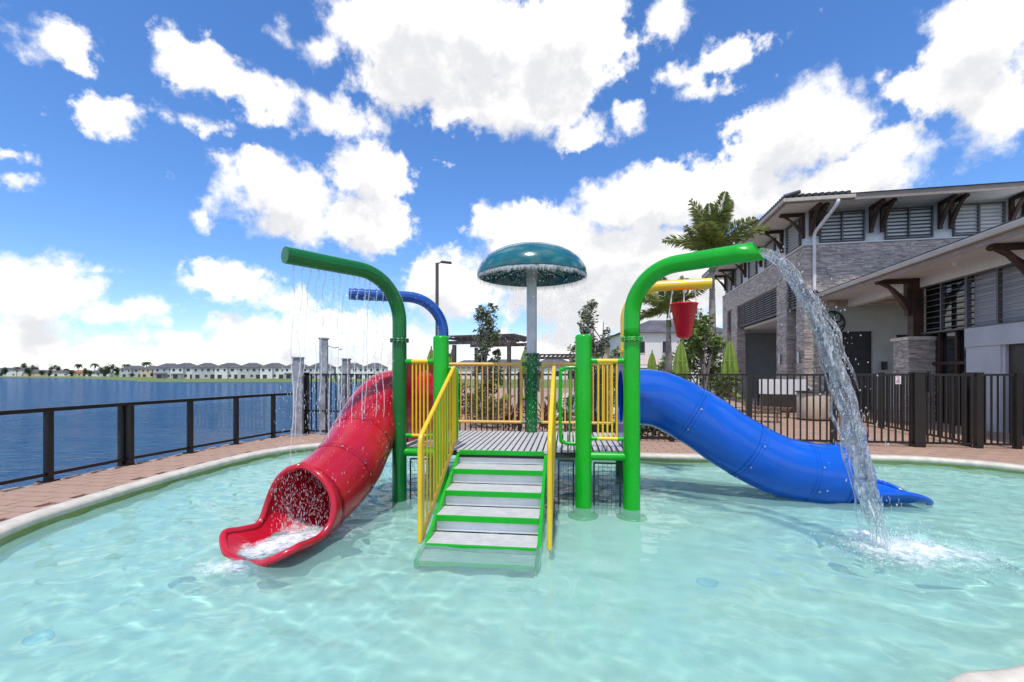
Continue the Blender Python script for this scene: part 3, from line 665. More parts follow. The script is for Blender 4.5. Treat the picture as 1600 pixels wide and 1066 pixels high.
# stone pier with timber post and brackets
pier = thing('stone_pier', BC(UW-.1, -4.5), 'square stone pier with cream cap carrying a dark timber post and bracket', 'pier')
u0, u1, w0, w1 = UW-.45, UW+.35, -5.0, -4.2
mb = MB(); bbox(mb, u0, u1, w0, w1, 0, 2.74); mb.build('core', 'gstucco', pier)
mb = MB(); clad(mb, 'u', u0, [(w0-.02, w1, 0, 2.74)], .02, (.14, .36)); clad(mb, 'w', w0, [(u0-.02, u1, 0, 2.74)], .02, (.14, .36)); mb.build('stone_facing', 'stone', pier, kind='stuff')
mb = MB(); bbox(mb, u0-.09, u1+.09, w0-.09, w1+.09, 2.74, 2.86); mb.build('cap', 'coping', pier, bevel=.015)
mb = MB(); bbox(mb, UW-.2, UW+.12, -4.78, -4.46, 2.86, ZE-.28); mb.build('timber_post', 'timber', pier, bevel=.01)
for at in (-4.62,): bracket(pier, 'u', at, ZE-.29, 1.0, 1.25, UW-.2, .22)
bracket(wing, 'u', -9.15, ZE-.29, 1.0, 1.1, UW, .22)
mb = MB(); mb.lathe([(.09, .06), (.09, .02), (.07, -.03), (0, -.07)], BC(UE+.75, -7.1, ZE-.34), 14); tag(mb.build('security_camera', 'white'), 'white dome security camera under the low eave', 'camera')
t = thing('rescue_board', BC(UW-.02, -9.75, .9), 'white board with two red headings on grey wall behind fence', 'sign')
mb = MB(); bbox(mb, UW-.01, UW+.02, -10.1, -9.5, .75, 1.6); mb.build('panel', 'signw', t)
for w in (-9.95, -9.65): mb = MB(); bbox(mb, UW-.016, UW-.010, w-.1, w+.1, 1.35, 1.56); mb.build('red_heading', 'signr', t)
# ------------------------------------------------------------------ play structure
O0 = Vector((-.037, 6.187, 0)); U = Vector((.9928, -.1201, 0)); V = Vector((.1201, .9928, 0)); DZ = .60
UR = Matrix((U, V, Vector((0, 0, 1)))).transposed()
def L(u, v, z=0): return O0+U*u+V*v+Vector((0, 0, z))
def lbox(mb, u0, u1, v0, v1, z0, z1): return mb.box(L((u0+u1)/2, (v0+v1)/2, (z0+z1)/2), (abs(u1-u0), abs(v1-v0), z1-z0), UR)
play = thing('play_platform', L(0, .9, FZ), 'raised water play platform with green posts, yellow railings and grey slatted deck', 'play structure')
uA, uB, uD, uC, VB, uE, uF, uM = 1.607, .985, -.94, -1.53, 1.9, -1.43, 1.76, .155
PR = .108; TOP = 1.63+(583-523)/F*6.1
def post(u, v, top, mat, r=PR, cap=True, n=24, base=True):
    mb = MB(); p = L(u, v)
    prof = [(r, FZ), (r, top-.05)]+([(r*.97, top-.02), (r*.8, top-.004), (0, top)] if cap else [(r, top)])
    mb.lathe(prof, p, n); o = mb.build('post', mat, play)
    if base: MB().lathe([(r+.09, FZ), (r+.09, FZ+.025), (r, FZ+.03)], p, n).build('foot_plate', mat, o)
    return o
post(uB, 0, TOP, 'green'); post(uD, 0, TOP, 'green')
for (u, m) in ((-1.6, 'dgreen'), (1.7, 'dgreen')): post(u, VB, 1.9 if u > 0 else 1.75, m)
# deck frame and planks
fr = MB(); r = .055
for (a, b) in (((uC, 0), (uD, 0)), ((uB, 0), (uA, 0))):
    MB().tube([L(*a, DZ-.06), L(*b, DZ-.06)], r, 14).build('beam', 'green', play)
mb = MB(); lbox(mb, uC, uA, .05, VB+.08, DZ-.10, DZ-.045); lbox(mb, -.70, .52, -.07, .06, DZ-.10, DZ-.045); dk = mb.build('deck_frame', 'under', play)
pk = MB().box((0, 0, 0), (.062, 1.0, .032)).mesh('plank'); pk.materials.append(M['grate'])
u = uC+.03
while u < uA:
    v0 = -.075 if -.68 < u < .50 else .06; ln = VB+.08-v0
    put(pk, 'plank', None, dk, Matrix.Translation(L(u, v0+ln/2, DZ-.016+random.uniform(-.001, .001))) @ UR.to_4x4() @ Matrix.Diagonal((1, ln, 1, 1))); u += .083
# railings
def railing(a, b, z0, z1, n, mat, stub=None, rt=.03, rb=.024, bar=.0125, ends=False, slack=.12):
    a, b = Vector(a), Vector(b); d = (b-a).normalized(); z = Vector((0, 0, 1)); A, B = a+d*slack, b-d*slack
    o = MB().tube([A+z*z1, B+z*z1], rt, 12).build('railing', mat, play); MB().tube([A+z*z0, B+z*z0], rb, 12).build('bottom_rail', mat, o)
    if ends:
        for q in (A+d*.03, B-d*.03): MB().tube([q+z*z0, q+z*z1], rb, 10).build('end_rail', mat, o)
    for k in range(n):
        p = A+(B-A)*((k+.5)/n); MB().tube([p+z*z0, p+z*z1], bar, 8, False).build('baluster', mat, o)
    if stub:
        for (p, q) in ((a, A+d*.02), (B-d*.02, b)):
            for zz, rr in ((z1, rt+.006), (z0, rb+.006)): MB().tube([p+z*zz, q+z*zz], rr, 12).build('socket', stub, o)
ZR0, ZR1 = .77, 1.787
railing(L(uC, 0), L(uD, 0), ZR0, ZR1, 5, 'yellow', 'green', slack=.16)
railing(L(uB, 0), L(uA, 0), ZR0, ZR1, 5, 'yellow', 'green', slack=.16)
railing(L(-1.6, VB), L(uM, VB), ZR0, ZR1, 15, 'cream', 'dgreen', ends=True, slack=.15)
railing(L(uM, VB), L(1.7, VB), ZR0, ZR1, 13, 'cream', 'dgreen', ends=True, slack=.15)
for (u0, u1) in ((uB, uB-.30), (uD, uD+.22)):
    s = 1 if u1 > u0 else -1; z1, z0 = 1.70, .70
    pts = [L(u0, 0, z1), L(u1-s*.09, 0, z1), L(u1-s*.03, 0, z1-.03), L(u1, 0, z1-.1), L(u1, 0, z0+.1), L(u1-s*.03, 0, z0+.03), L(u1-s*.09, 0, z0), L(u0, 0, z0)]
    o = MB().tube(spline(pts, 4), .024, 10).build('grab_rail', 'green', play)
    MB().tube([L((u0*.4+u1*.6), 0, z0), L((u0*.4+u1*.6), 0, z1)], .012, 8, False).build('baluster', 'green', o)
# slide entry panels
for (u, mat, hole) in ((-1.50, 'redpl', 1), (1.60, 'bluepl', 1)):
    mb = MB(); vs = []; n = 28; c = (.98, 1.27); rr = .40
    inn = [(c[0]+rr*math.cos(2*PI*k/n), c[1]+rr*math.sin(2*PI*k/n)) for k in range(n)]
    out = []
    for k in range(n):
        a = 2*PI*k/n; ca, sa = math.cos(a), math.sin(a); t = min((.80 if ca > 0 else .84)/max(abs(ca), 1e-6), (.55 if sa > 0 else .63)/max(abs(sa), 1e-6)); out.append((c[0]+ca*t, c[1]+sa*t))
    for off in (-.03, .03): vs += [L(u+off, v, z) for v, z in inn]+[L(u+off, v, z) for v, z in out]
    fs = []
    for k in range(n):
        j = (k+1) % n; fs += [(k, j, n+j, n+k), (2*n+k, 3*n+k, 3*n+j, 2*n+j), (k, 2*n+k, 2*n+j, j), (n+k, n+j, 3*n+j, 3*n+k)]
    mb.add(vs, fs).build('slide_entry_panel', mat, play, label='red panel with round slide opening' if u < 0 else 'blue panel with round slide opening')
# stairs
st_u0, st_u1, RUN, RISE = -.68, .49, .372, .178
sc = None
for u in (st_u0, st_u1):
    e = .018; pts = [(-.06, DZ-.04), (-.06-RUN*4.6, DZ-.04-RISE*4.6), (-.06-RUN*4.6, FZ), (-.06-RUN*3.9, FZ), (-.06, DZ-.42)]
    sg = MB().prism([L(u-e, v, z) for v, z in pts], U*(2*e)).build('stringer' if sc else 'staircase', 'green', sc or play); sc = sc or sg
for k in range(6):
    v1 = -.08-RUN*min(k, 4.75); z1 = DZ-RISE*min(k, 4.85)
    mb = MB(); lbox(mb, st_u0+.02, st_u1-.02, v1-.012, v1+.02, z1-.062, z1-.001); mb.build('nosing', 'green', sc, bevel=.004)
    if k < 5:
        mb = MB(); lbox(mb, st_u0+.02, st_u1-.02, v1+.03, v1+.04, z1-RISE+.0, z1-.05); mb.build('riser', 'riser', sc)
    if k > 0:
        for s in range(6):
            mb = MB(); a = v1+.024+(RUN-.03)*s/6; lbox(mb, st_u0+.02, st_u1-.02, a, a+(RUN-.03)/6-.004, z1-.03, z1-.002); mb.build('tread_slat', 'grate', sc)
# stair hand rails: sloping panels of yellow balusters
for (u, flat) in ((-.745, 0), (.60, 1)):
    v0, v1 = -.02, -1.5; zt0, zt1, zb0, zb1 = 1.715, .93, .70, -.16
    pts = [L(u, v0, zb0), L(u, v0, zt0-.07), L(u, v0-.02, zt0-.015), L(u, v0-.07, zt0-.015), L(u, v1+.05, zt1+.05), L(u, v1+.01, zt1), L(u, v1, zt1-.08), L(u, v1, zb1)]
    path = []
    for i in range(len(pts)-1): path += [pts[i]+(pts[i+1]-pts[i])*(k/3) for k in range(3)]
    path.append(pts[-1]); o = MB().tube(path, .026, 10).build('stair_railing', 'yellow', play)
    MB().tube([L(u, v0, zb0), L(u, v0-.12, zb0-.08), L(u, v1+.02, zb1+.03)], .022, 10).build('bottom_rail', 'cream', o)
    n = 12
    for k in range(1, n):
        f = k/n; v = v0+(v1-v0)*f; za = zt0+(zt1-zt0)*f-.02; zb = zb0+(zb1-zb0)*f+.0
        if f < .09: zb = zb0-.05
        MB().tube([L(u, v, zb), L(u, v, za)], .0115, 8, False).build('baluster', 'yellow', o)
# mesh guards below the deck
def meshguard(a, b, z0, z1):
    a, b = Vector(a), Vector(b); z = Vector((0, 0, 1)); mb = MB()
    for p, q in ((a+z*z0, a+z*z1), (b+z*z0, b+z*z1), (a+z*z1, b+z*z1)): mb.bar(p, q, .02, .02)
    o = mb.build('mesh_guard', 'black', play); mb = MB(); n = max(2, int((b-a).length/.055)); m = int((z1-z0)/.055)
    for k in range(1, n): p = a+(b-a)*k/n; mb.bar(p+z*z0, p+z*z1, .0035, .0035)
    for k in range(1, m): zz = z0+(z1-z0)*k/m; mb.bar(a+z*zz, b+z*zz, .0035, .0035)
    mb.build('wire_mesh', 'black', o)
meshguard(L(uB+.14, .05), L(uA-.14, .05), FZ, .44); meshguard(L(uC+.14, .05), L(uD-.14, .05), FZ, .44); meshguard(L(.66, .05), L(uB-.13, .05), FZ, .46)
meshguard(L(.60, -.1), L(.60, -1.3), FZ, -.02)
# ------------------------------------------------------------------ arches
def flange(p, r, mat, parent):
    mb = MB().lathe([(r, -.022), (r+.035, -.022), (r+.035, -.003), (r, -.003)], p, 24).lathe([(r, .003), (r+.035, .003), (r+.035, .022), (r, .022)], p, 24)
    o = mb.build('flange', mat, parent); b = MB()
    for k in range(12): a = 2*PI*k/12; q = Vector(p)+Vector((math.cos(a), math.sin(a), 0))*(r+.02); b.tube([q-Vector((0, 0, .032)), q+Vector((0, 0, .032))], .009, 6)
    b.build('bolts', 'steel', o)
def arch(name, base, end, ztop, r, mats, label, zf, bend, endcut=0, rise=0):
    base = Vector((base.x, base.y, 0)); d = Vector((end.x-base.x, end.y-base.y, 0)); Ln = d.length; d.normalize(); z = Vector((0, 0, 1))
    t = thing(name, base+z*FZ, label, 'water arch'); n = 14
    lo = MB().tube([base+z*FZ, base+z*zf], r*1.02, 24, True).build('post', mats[0], t)
    MB().lathe([(r+.09, FZ), (r+.09, FZ+.025), (r, FZ+.03)], base, 24).build('foot_plate', mats[0], t)
    flange(base+z*zf, r, mats[0], t)
    path = [base+z*zf, base+z*(ztop-bend)*.5+z*zf*.5]+[base+d*(bend*(1-math.cos(a)))+z*(ztop-bend+bend*math.sin(a)) for a in [PI/2*k/n for k in range(n+1)]]
    e = base+d*Ln+z*(ztop+rise); path += [path[-1]+(e-path[-1])*f for f in (.25, .5, .75, 1)]
    mb = MB(); mb.tube(path, r, 24, not endcut)
    if endcut:   # slanted open spout
        nv = len(mb.v)
        for i in range(nv-24, nv):
            p = Vector(mb.v[i]); p -= d*((e.z+r-p.z)*-.55+r*.6); mb.v[i] = tuple(p)
    o = mb.build('arched_pipe', mats[1], t)
    if endcut: so = o.modifiers.new('wall', 'SOLIDIFY'); so.thickness = .012; so.offset = -1
    return t, d, e
pC, pA = L(uC, 0), L(uA, 0); ZA = 2.96
tL, dL, eL = arch('water_arch', pC, P(445, 398, 5.19), ZA, .096, ('dgreen', 'dgreen'), 'dark green overhead pipe arch raining thin water strands over red slide', 2.08, .62)
tR, dR, eR = arch('water_arch', pA, P(1186, 392, 5.01), ZA, .105, ('green', 'green'), 'bright green pipe arch pouring one thick water stream', 2.07, .60, endcut=1)
tB, dB, eB = arch('water_arch', L(uE, VB), P(545, 460, 7.75), 2.96, .095, ('dgreen', 'blue'), 'blue pipe arch with spray holes behind the dark green arch', 1.95, .62)
tY, dY, eY = arch('water_arch', L(uF, VB), P(1112, 440, 7.45), 3.08, .088, ('yellow', 'yellow'), 'yellow pipe arch holding up the red tipping bucket', 2.0, .55)
mb = MB()
for k in range(7): p = eB-dB*(.12+.12*k); mb.lathe([(.0965, -.012), (.103, -.008), (.103, .008), (.0965, .012)], (0, 0, 0), 20)
# spray collars on the blue pipe
me = MB().lathe([(.094, -.02), (.104, -.015), (.104, .015), (.094, .02)], (0, 0, 0), 20).mesh('spray_collar'); me.materials.append(M['blue'])
for k in range(7):
    put(me, 'spray_collar', None, tB, Matrix.Translation(eB-dB*(.10+.115*k)) @ dB.to_track_quat('Z', 'Y').to_matrix().to_4x4())
# tipping bucket
bc = eY-dY*.42; bc.z = 0; zt, zb = 2.77, 2.20
bk = thing('tipping_bucket', (bc.x, bc.y, zb), 'red tapered tipping bucket hanging on white rods from yellow arch', 'bucket')
MB().lathe([(0, zb-.01), (.06, zb), (.115, zb+.03), (.215, zt), (.222, zt), (.222, zt-.02), (.205, zt-.02), (.11, zb+.05), (0, zb+.04)], bc, 32).build('bucket_shell', 'bucket', bk)
for (du, z0) in ((-.24, zb+.32), (.0, zt-.02), (.22, zb+.3)):
    top = bc+dY*(du*.75)+Vector((0, 0, eY.z-.08)); MB().tube([top, bc+dY*du+Vector((0, 0, z0))], .011, 8).build('hanger_rod', 'white', bk)
    MB().tube([top+Vector((0, 0, -.06)), top+Vector((0, 0, .02))], .02, 8).build('eye_bolt', 'steel', bk)
MB().tube([bc+dY*-.27+Vector((0, 0, zb+.32)), bc+dY*-.13+Vector((0, 0, zb+.32))], .014, 8).build('pivot_pin', 'white', bk)
# ------------------------------------------------------------------ mushroom fountain
pm0 = L(uM, VB); zr, ztp, RM = 3.33, 3.86, .955
mus = thing('mushroom_fountain', (pm0.x, pm0.y, FZ), 'teal dome mushroom fountain on white and dark green pole shedding water', 'fountain')
MB().lathe([(.1, FZ), (.1, 1.93)], pm0, 24).build('lower_pole', 'dgreen', mus); flange(pm0+Vector((0, 0, 1.95)), .1, 'dgreen', mus)
MB().lathe([(.09, 1.96), (.09, 3.55)], pm0, 24).build('upper_pole', 'mwhite', mus)
prof = [(RM*math.sin(a), zr+(ztp-zr)*math.cos(a)) for a in [PI/2*k/14 for k in range(15)]]
prof += [(RM, zr-.015), (RM-.02, zr-.02), (RM-.03, zr+.0)]+[((RM-.03)*math.sin(a), zr+(ztp-zr-.03)*math.cos(a)) for a in [PI/2*k/10 for k in range(9, -1, -1)]]
MB().lathe(prof, pm0, 56).build('dome', 'teal', mus)
ri = MB()
for k in range(16):
    a = 2*PI*k/16; d = Vector((math.cos(a), math.sin(a), 0)); ri.bar(pm0+d*.1+Vector((0, 0, 3.52)), pm0+d*.9+Vector((0, 0, zr+.08)), .012, .04)
ri.build('dome_ribs', 'teal', mus)
# ------------------------------------------------------------------ tube slides
def slide(name, mat, path, r, label, seams, scoop, lipr=.028, wide=1.12, aclose=.40):
    """path: tube centre line, seams: fractions where sections are bolted, scoop: centre line of the open run-out"""
    path = spline(path, 10); t = thing(name, (path[-1].x, path[-1].y, FZ), label, 'slide'); n = len(path); cuts = [0]+[int(s*(n-1)) for s in seams]+[n-1]
    for a, b in zip(cuts[:-1], cuts[1:]):
        sec = MB().tube(path[a:b+1], r, 40, False).build('tube_section', mat, t)
        s = sec.modifiers.new('wall', 'SOLIDIFY'); s.thickness = .015; s.offset = -1
        if a:
            q = path[a:a+3]; T = (path[a+1]-path[a-1]).normalized()
            MB().tube([path[a]-T*.045, path[a]-T*.04, path[a]-T*.002], r, 40, False, rfun=lambda f: r+.005).tube([path[a]+T*.004, path[a]+T*.045], r+.005, 40, False).build('flange', mat, sec)
            x = T.cross(Vector((0, 0, 1))).normalized(); y = x.cross(T); bm_ = MB()
            for k in range(8):
                an = 2*PI*k/8+.35; q = path[a]+T*.03+(x*math.cos(an)+y*math.sin(an))*(r+.008); nn = (x*math.cos(an)+y*math.sin(an)); bm_.tube([q-nn*.004, q+nn*.01], .013, 8)
            bm_.build('bolts', 'steel', sec)
    sp = [path[-4].lerp(path[-3], .5)]+spline(scoop, 18); m = len(sp); vs = []; fs = []; NA = 36; edgeL = []; edgeR = []; inner = []
    for i in range(m):
        f = i/(m-1); T = (sp[min(i+1, m-1)]-sp[max(i-1, 0)]).normalized(); x = T.cross(Vector((0, 0, 1))).normalized(); y = x.cross(T)
        g = min(1, f/aclose); A = math.acos(max(-1, min(1, -(1-1.42*(1-(1-g)**2)))))
        if f > .6: A *= 1-.55*((f-.6)/.4)**2.2
        rr = r*(1+(wide-1)*min(1, f*1.4)); flat = 1-.25*min(1, f*1.5)
        for k in range(NA+1):
            an = -A+2*A*k/NA; p = sp[i]+x*(math.sin(an)*rr)-y*(math.cos(an)*r*flat-(1-flat)*0); vs.append(p)
        edgeL.append(vs[-NA-1]); edgeR.append(vs[-1])
    for i in range(m-1):
        for k in range(NA): fs.append((i*(NA+1)+k, i*(NA+1)+k+1, (i+1)*(NA+1)+k+1, (i+1)*(NA+1)+k))
    so = MB().add(vs, fs, True).build('run_out', mat, t); s = so.modifiers.new('wall', 'SOLIDIFY'); s.thickness = .02; s.offset = 0
    tip = vs[-NA-1:]
    lip = [Vector(p) for p in edgeL]+[Vector(p) for p in tip[1:-1]]+[Vector(p) for p in edgeR[::-1]]
    MB().tube(lip+[lip[0]], lipr, 10, False).build('rolled_lip', mat, so)
    return t, sp, vs, NA, m
red = [L(-1.5, .98, 1.27), P(612, 622, 6.95), P(585, 648, 6.6), P(563, 690, 6.12), P(545, 724, 5.72), P(515, 758, 5.35), P(484, 783, 5.06)]
rsc = [red[-1], P(458, 803, 4.84), P(430, 815, 4.64), P(402, 822, 4.46), P(384, 826, 4.36)]
tr_, rsp, rvs, rNA, rm_ = slide('tube_slide', 'redpl', red, .415, 'glossy red tube slide curving down to an open scoop in pool', (.22, .50, .74), rsc, .036, 1.36)
blue = [L(1.6, .98, 1.27), P(1030, 624, 6.95), P(1092, 655, 6.8), P(1141, 688, 6.7), P(1208, 724, 6.6), P(1262, 738, 6.54), P(1312, 742, 6.5)]
bsc = [blue[-1], P(1352, 744, 6.45), P(1392, 746, 6.4), P(1436, 748, 6.34)]
tb_, bsp, bvs, bNA, bm2 = slide('tube_slide', 'bluepl', blue, .425, 'glossy blue tube slide descending past green post to water', (.30, .58, .82), bsc, .034, 1.05, .30)
for (t, p, dx) in ((tb_, blue[-1]+Vector((-.0, 0, 0)), 0), (tr_, red[-1], 1)):
    if dx: continue
    a = p+Vector((.12, -.435, -.10))
    mb = MB(); mb.bar(a+Vector((0, 0, .10)), a+Vector((0, .01, -.26)), .07, .03); mb.box(a+Vector((0, 0, -.3)), (.18, .14, .1)); mb.build('support_bracket', 'black', t)
# ------------------------------------------------------------------ moving water
def drops(name, pts, label, cat, mat='drops', kind='stuff', stretch=1.6):
    mb = MB()
    for (p, r) in pts:
        p = Vector(p); s = r*random.uniform(1, stretch)
        mb.add([p+Vector(q) for q in ((r, 0, 0), (-r, 0, 0), (0, r, 0), (0, -r, 0), (0, 0, s), (0, 0, -s))], [(0, 2, 4), (2, 1, 4), (1, 3, 4), (3, 0, 4), (2, 0, 5), (1, 2, 5), (3, 1, 5), (0, 3, 5)], True)
    o = mb.build(name, mat); o['label'] = label; o['category'] = cat; o['kind'] = kind; return o
rnd = random.Random(11)
# thick stream from the bright green arch
s0 = eR+dR*.0+Vector((0, 0, -.02)); vel = Vector((1.22, -.62, 0)); tt = math.sqrt(2*(s0.z-WZ)/9.81); n = 44; NS = 22; vs = []; fs = []
from mathutils import noise as mn
for i in range(n):
    t = tt*i/(n-1)*1.0; p = s0+vel*t+Vector((0, 0, -.5*9.81*t*t)); T = (vel+Vector((0, 0, -9.81*t))).normalized()
    x = Vector((vel.y, -vel.x, 0)).normalized(); y = T.cross(x); f = i/(n-1)
    a, b = .085+.03*f, .05+.035*f
    for k in range(NS):
        an = 2*PI*k/NS; q = Vector((math.cos(an)*1.5, math.sin(an)*1.5, f*9)); w = 1+(.25+.75*f)*.75*mn.noise(q*1.2)+.35*f*mn.noise(q*3.1)
        vs.append(p+(x*math.cos(an)*a+y*math.sin(an)*b)*w)
for i in range(n-1):
    for k in range(NS): fs.append((i*NS+k, i*NS+(k+1) % NS, (i+1)*NS+(k+1) % NS, (i+1)*NS+k))
stm_mb = MB()
core = [Vector(v) for v in vs]
for i in range(n):           # thin the core, the strands below carry the outline
    c = sum((core[i*NS+k] for k in range(NS)), Vector())/NS
    for k in range(NS): core[i*NS+k] = c+(core[i*NS+k]-c)*(.92-.75*min(1, (i/(n-1))*1.25))
stm_mb.add(core, fs, True)
for j in range(70):
    v2 = vel*rnd.gauss(1, .032)+Vector((rnd.gauss(0, .03), rnd.gauss(0, .03), 0)); off = Vector((rnd.gauss(0, .035), rnd.gauss(0, .035), rnd.gauss(0, .03))); f0 = rnd.random()*.75; f1 = min(1, f0+rnd.uniform(.18, .5)); r0 = rnd.uniform(.006, .030); path = []
    for i in range(19):
        t = tt*(f0+(f1-f0)*i/18); p = s0+off+v2*t+Vector((0, 0, -.5*9.81*t*t)); path.append(p+Vector((mn.noise(p*4+off*40), mn.noise(p*4+off*70), 0))*(.02+.05*t/tt))
    stm_mb.tube(path, r0, 8, True, rfun=lambda f: r0*max(.12, math.sin(PI*min(1, max(0, f)))**.7*(1+.7*mn.noise(Vector((f*14, j*3.1, 0))))))
stm = stm_mb.build('water_stream', 'stream', kind='stuff'); tag(stm, 'thick clear stream of water falling from bright green arch', 'water stream')
land_p = s0+vel*tt; land_p.z = WZ
dl = []
for _ in range(420):
    f = rnd.random()**.6; t = tt*f; p = s0+vel*t+Vector((0, 0, -.5*9.81*t*t)); sp = .05+.10*f
    dl.append((p+Vector((rnd.gauss(0, sp), rnd.gauss(0, sp), rnd.gauss(0, .05))), rnd.uniform(.004, .011)))
for _ in range(700):
    a = rnd.uniform(0, 2*PI); rr = abs(rnd.gauss(0, .38)); dl.append((land_p+Vector((.22+math.cos(a)*rr*1.3, math.sin(a)*rr*.8, abs(rnd.gauss(0, .10))*max(0, 1-rr))), rnd.uniform(.003, .009)))
for _ in range(1500):
    a = rnd.uniform(0, 2*PI); rr = rnd.random()**.7*.62; h = abs(rnd.gauss(0, .5))*.22*(1-rr*.9); dl.append((land_p+Vector((.24+math.cos(a)*rr*1.35, -.03+math.sin(a)*rr*.8, h)), rnd.uniform(.0015, .0045)))
for _ in range(380):
    f = .35+.65*rnd.random(); t = tt*f; v2 = vel*rnd.gauss(1, .09); p = s0+v2*t+Vector((rnd.gauss(0, .03), rnd.gauss(0, .03), -.5*9.81*t*t)); dl += [(p+Vector((0, 0, -.012*q)), .0055-.0006*q) for q in range(rnd.randint(1, 6))]
drops('spray_drops', dl, 'spray of droplets around the thick stream and its splash', 'droplets')
def patch(name, c, rx, ry, label, bumpz=.05, mat='foam', n=26, m=48, rot=0):
    """a mound of foam on the water, its edge attribute fading outward"""
    vs = []; fs = []; ed = []; c = Vector(c)
    for i in range(n):
        f = i/(n-1)
        for k in range(m):
            a = 2*PI*k/m; w = 1+.22*mn.noise(Vector((math.cos(a)*1.3, math.sin(a)*1.3, c.x)))
            lx, ly = math.cos(a)*rx*f*w, math.sin(a)*ry*f*w; x = lx*math.cos(rot)-ly*math.sin(rot); y = lx*math.sin(rot)+ly*math.cos(rot)
            h = .006+bumpz*(1-f)**1.3*(.6+.9*abs(mn.noise(Vector((x*7, y*7, 3)))))
            vs.append(c+Vector((x, y, h))); ed.append((1-f)**.8)
    for i in range(n-1):
        for k in range(m): fs.append((i*m+k, i*m+(k+1) % m, (i+1)*m+(k+1) % m, (i+1)*m+k))
    o = MB().add(vs, fs, True).build(name, mat); at = o.data.attributes.new('edge', 'FLOAT', 'POINT'); at.data.foreach_set('value', ed)
    o['label'] = label; o['category'] = 'foam'; o['kind'] = 'stuff'; return o
patch('splash_foam', land_p+Vector((.28, -.05, 0)), .85, .60, 'white foam where the thick stream hits the pool', .09)
patch('splash_foam', land_p+Vector((.02, .25, 0)), .35, .5, 'small foam mound directly under the falling stream', .12)
rt = rsp[-1]
patch('slide_foam', Vector((rt.x+.55, rt.y+.75, WZ)), .5, .75, 'thin foam on the water beside the red scoop', .02, 'foam2', rot=-.4)
patch('slide_foam', Vector((rt.x-.05, rt.y-.2, WZ)), .6, .28, 'ring of broken water around the tip of red scoop', .015, 'foam2')
# wash inside the red scoop
vs = []; fs = []; ed = []; N1 = rNA+1; k0, k1 = 8, 28
for i in range(rm_):
    for k in range(k0, k1+1):
        p = Vector(rvs[i*N1+k]); c = rsp[i]; q = p+(c-p)*.10+Vector((0, 0, .03*mn.noise(p*9))); q.z = max(q.z, WZ+.03); vs.append(q); ed.append(.35+.65*math.sin(PI*(k-k0)/(k1-k0))*math.sin(PI*min(1, .12+i/(rm_-1)*.8)))
w = k1-k0+1
for i in range(rm_-1):
    for k in range(w-1): fs.append((i*w+k, i*w+k+1, (i+1)*w+k+1, (i+1)*w+k))
o = MB().add(vs, fs, True).build('slide_wash', 'foam'); at = o.data.attributes.new('edge', 'FLOAT', 'POINT'); at.data.foreach_set('value', ed); o['label'] = 'white rushing water inside the red scoop'; o['category'] = 'water'; o['kind'] = 'stuff'
# strands raining from the dark green arch
def strand(p, drift, z1, r, wob=.045):
    path = []; n = 16
    for i in range(n+1):
        f = i/n; path.append(p+drift*f+Vector((wob*mn.noise(Vector((p.x*9, f*5, 0))), wob*mn.noise(Vector((p.y*9, f*5, 7))), (z1-p.z)*f*f*.6+(z1-p.z)*f*.4)))
    return path
for k in range(14):
    p = eL-dL*(.12+.09*k)+Vector((0, 0, -.095)); z1 = rnd.choice((WZ, .9, 1.3, 1.6, 1.0)) if k else WZ
    o = MB().tube(strand(p, Vector((rnd.uniform(-.10, .02), rnd.uniform(-.12, .02), 0)), z1, .01), .008, 7, True, rfun=lambda f: .0105*(1-.6*f)).build('water_strand', 'strand')
    at = o.data.attributes.new('edge', 'FLOAT', 'POINT'); at.data.foreach_set('value', [.6]*len(o.data.vertices))
    tag(o, 'thin white strand of water falling from dark green arch', 'water strand', 'strands raining from the dark green arch')
dl = []
for _ in range(1500):
    p = eL-dL*rnd.uniform(.1, 1.35); z = rnd.uniform(WZ, ZA-.3); dl.append(((p.x+rnd.gauss(-.05, .08), p.y+rnd.gauss(-.05, .09), z), rnd.uniform(.002, .0055)))
for _ in range(300):      # splashing off the red tube
    q = red[rnd.randint(2, 6)]; a = rnd.uniform(-1.6, 1.6); dl.append((q+Vector((math.sin(a)*.46+rnd.gauss(0, .05), rnd.gauss(0, .2), math.cos(a)*.46+abs(rnd.gauss(0, .06)))), rnd.uniform(.0012, .0035)))
for _ in range(900):      # veil of drops in front of the red mouth
    q = rsp[rnd.randint(0, 8)]; dl.append((q+Vector((rnd.uniform(-.36, .36), rnd.gauss(0, .1), rnd.uniform(-.28, .38))), rnd.uniform(.002, .0042)))
drops('rain_drops', dl, 'fine drops raining from dark green arch onto the red slide', 'droplets', stretch=7)
# jets of the blue pipe
for k in range(8):
    p = eB-dB*(.1+.115*k); q = MB()
    for s in (-1, 1): q.tube([p+Vector((0, 0, .09)), p+dB*(.01*s)+Vector((.02*s, -.02, .16)), p+Vector((.035*s, -.03, .24+.05*rnd.random()))], .006, 6, rfun=lambda f: .007*(1-.6*f))
    tag(q.build('spray_jet', 'drops'), 'short white jet spraying up from blue pipe', 'water jet', 'jets along the blue pipe')
dl = []
for _ in range(900):
    p = eB-dB*rnd.uniform(0, 1.3); dl.append(((p.x+rnd.gauss(0, .15), p.y+rnd.gauss(0, .2), rnd.uniform(.8, 3.25)), rnd.uniform(.003, .007)))
drops('blue_pipe_drops', dl, 'fine drops falling from blue spray pipe', 'droplets', stretch=3)
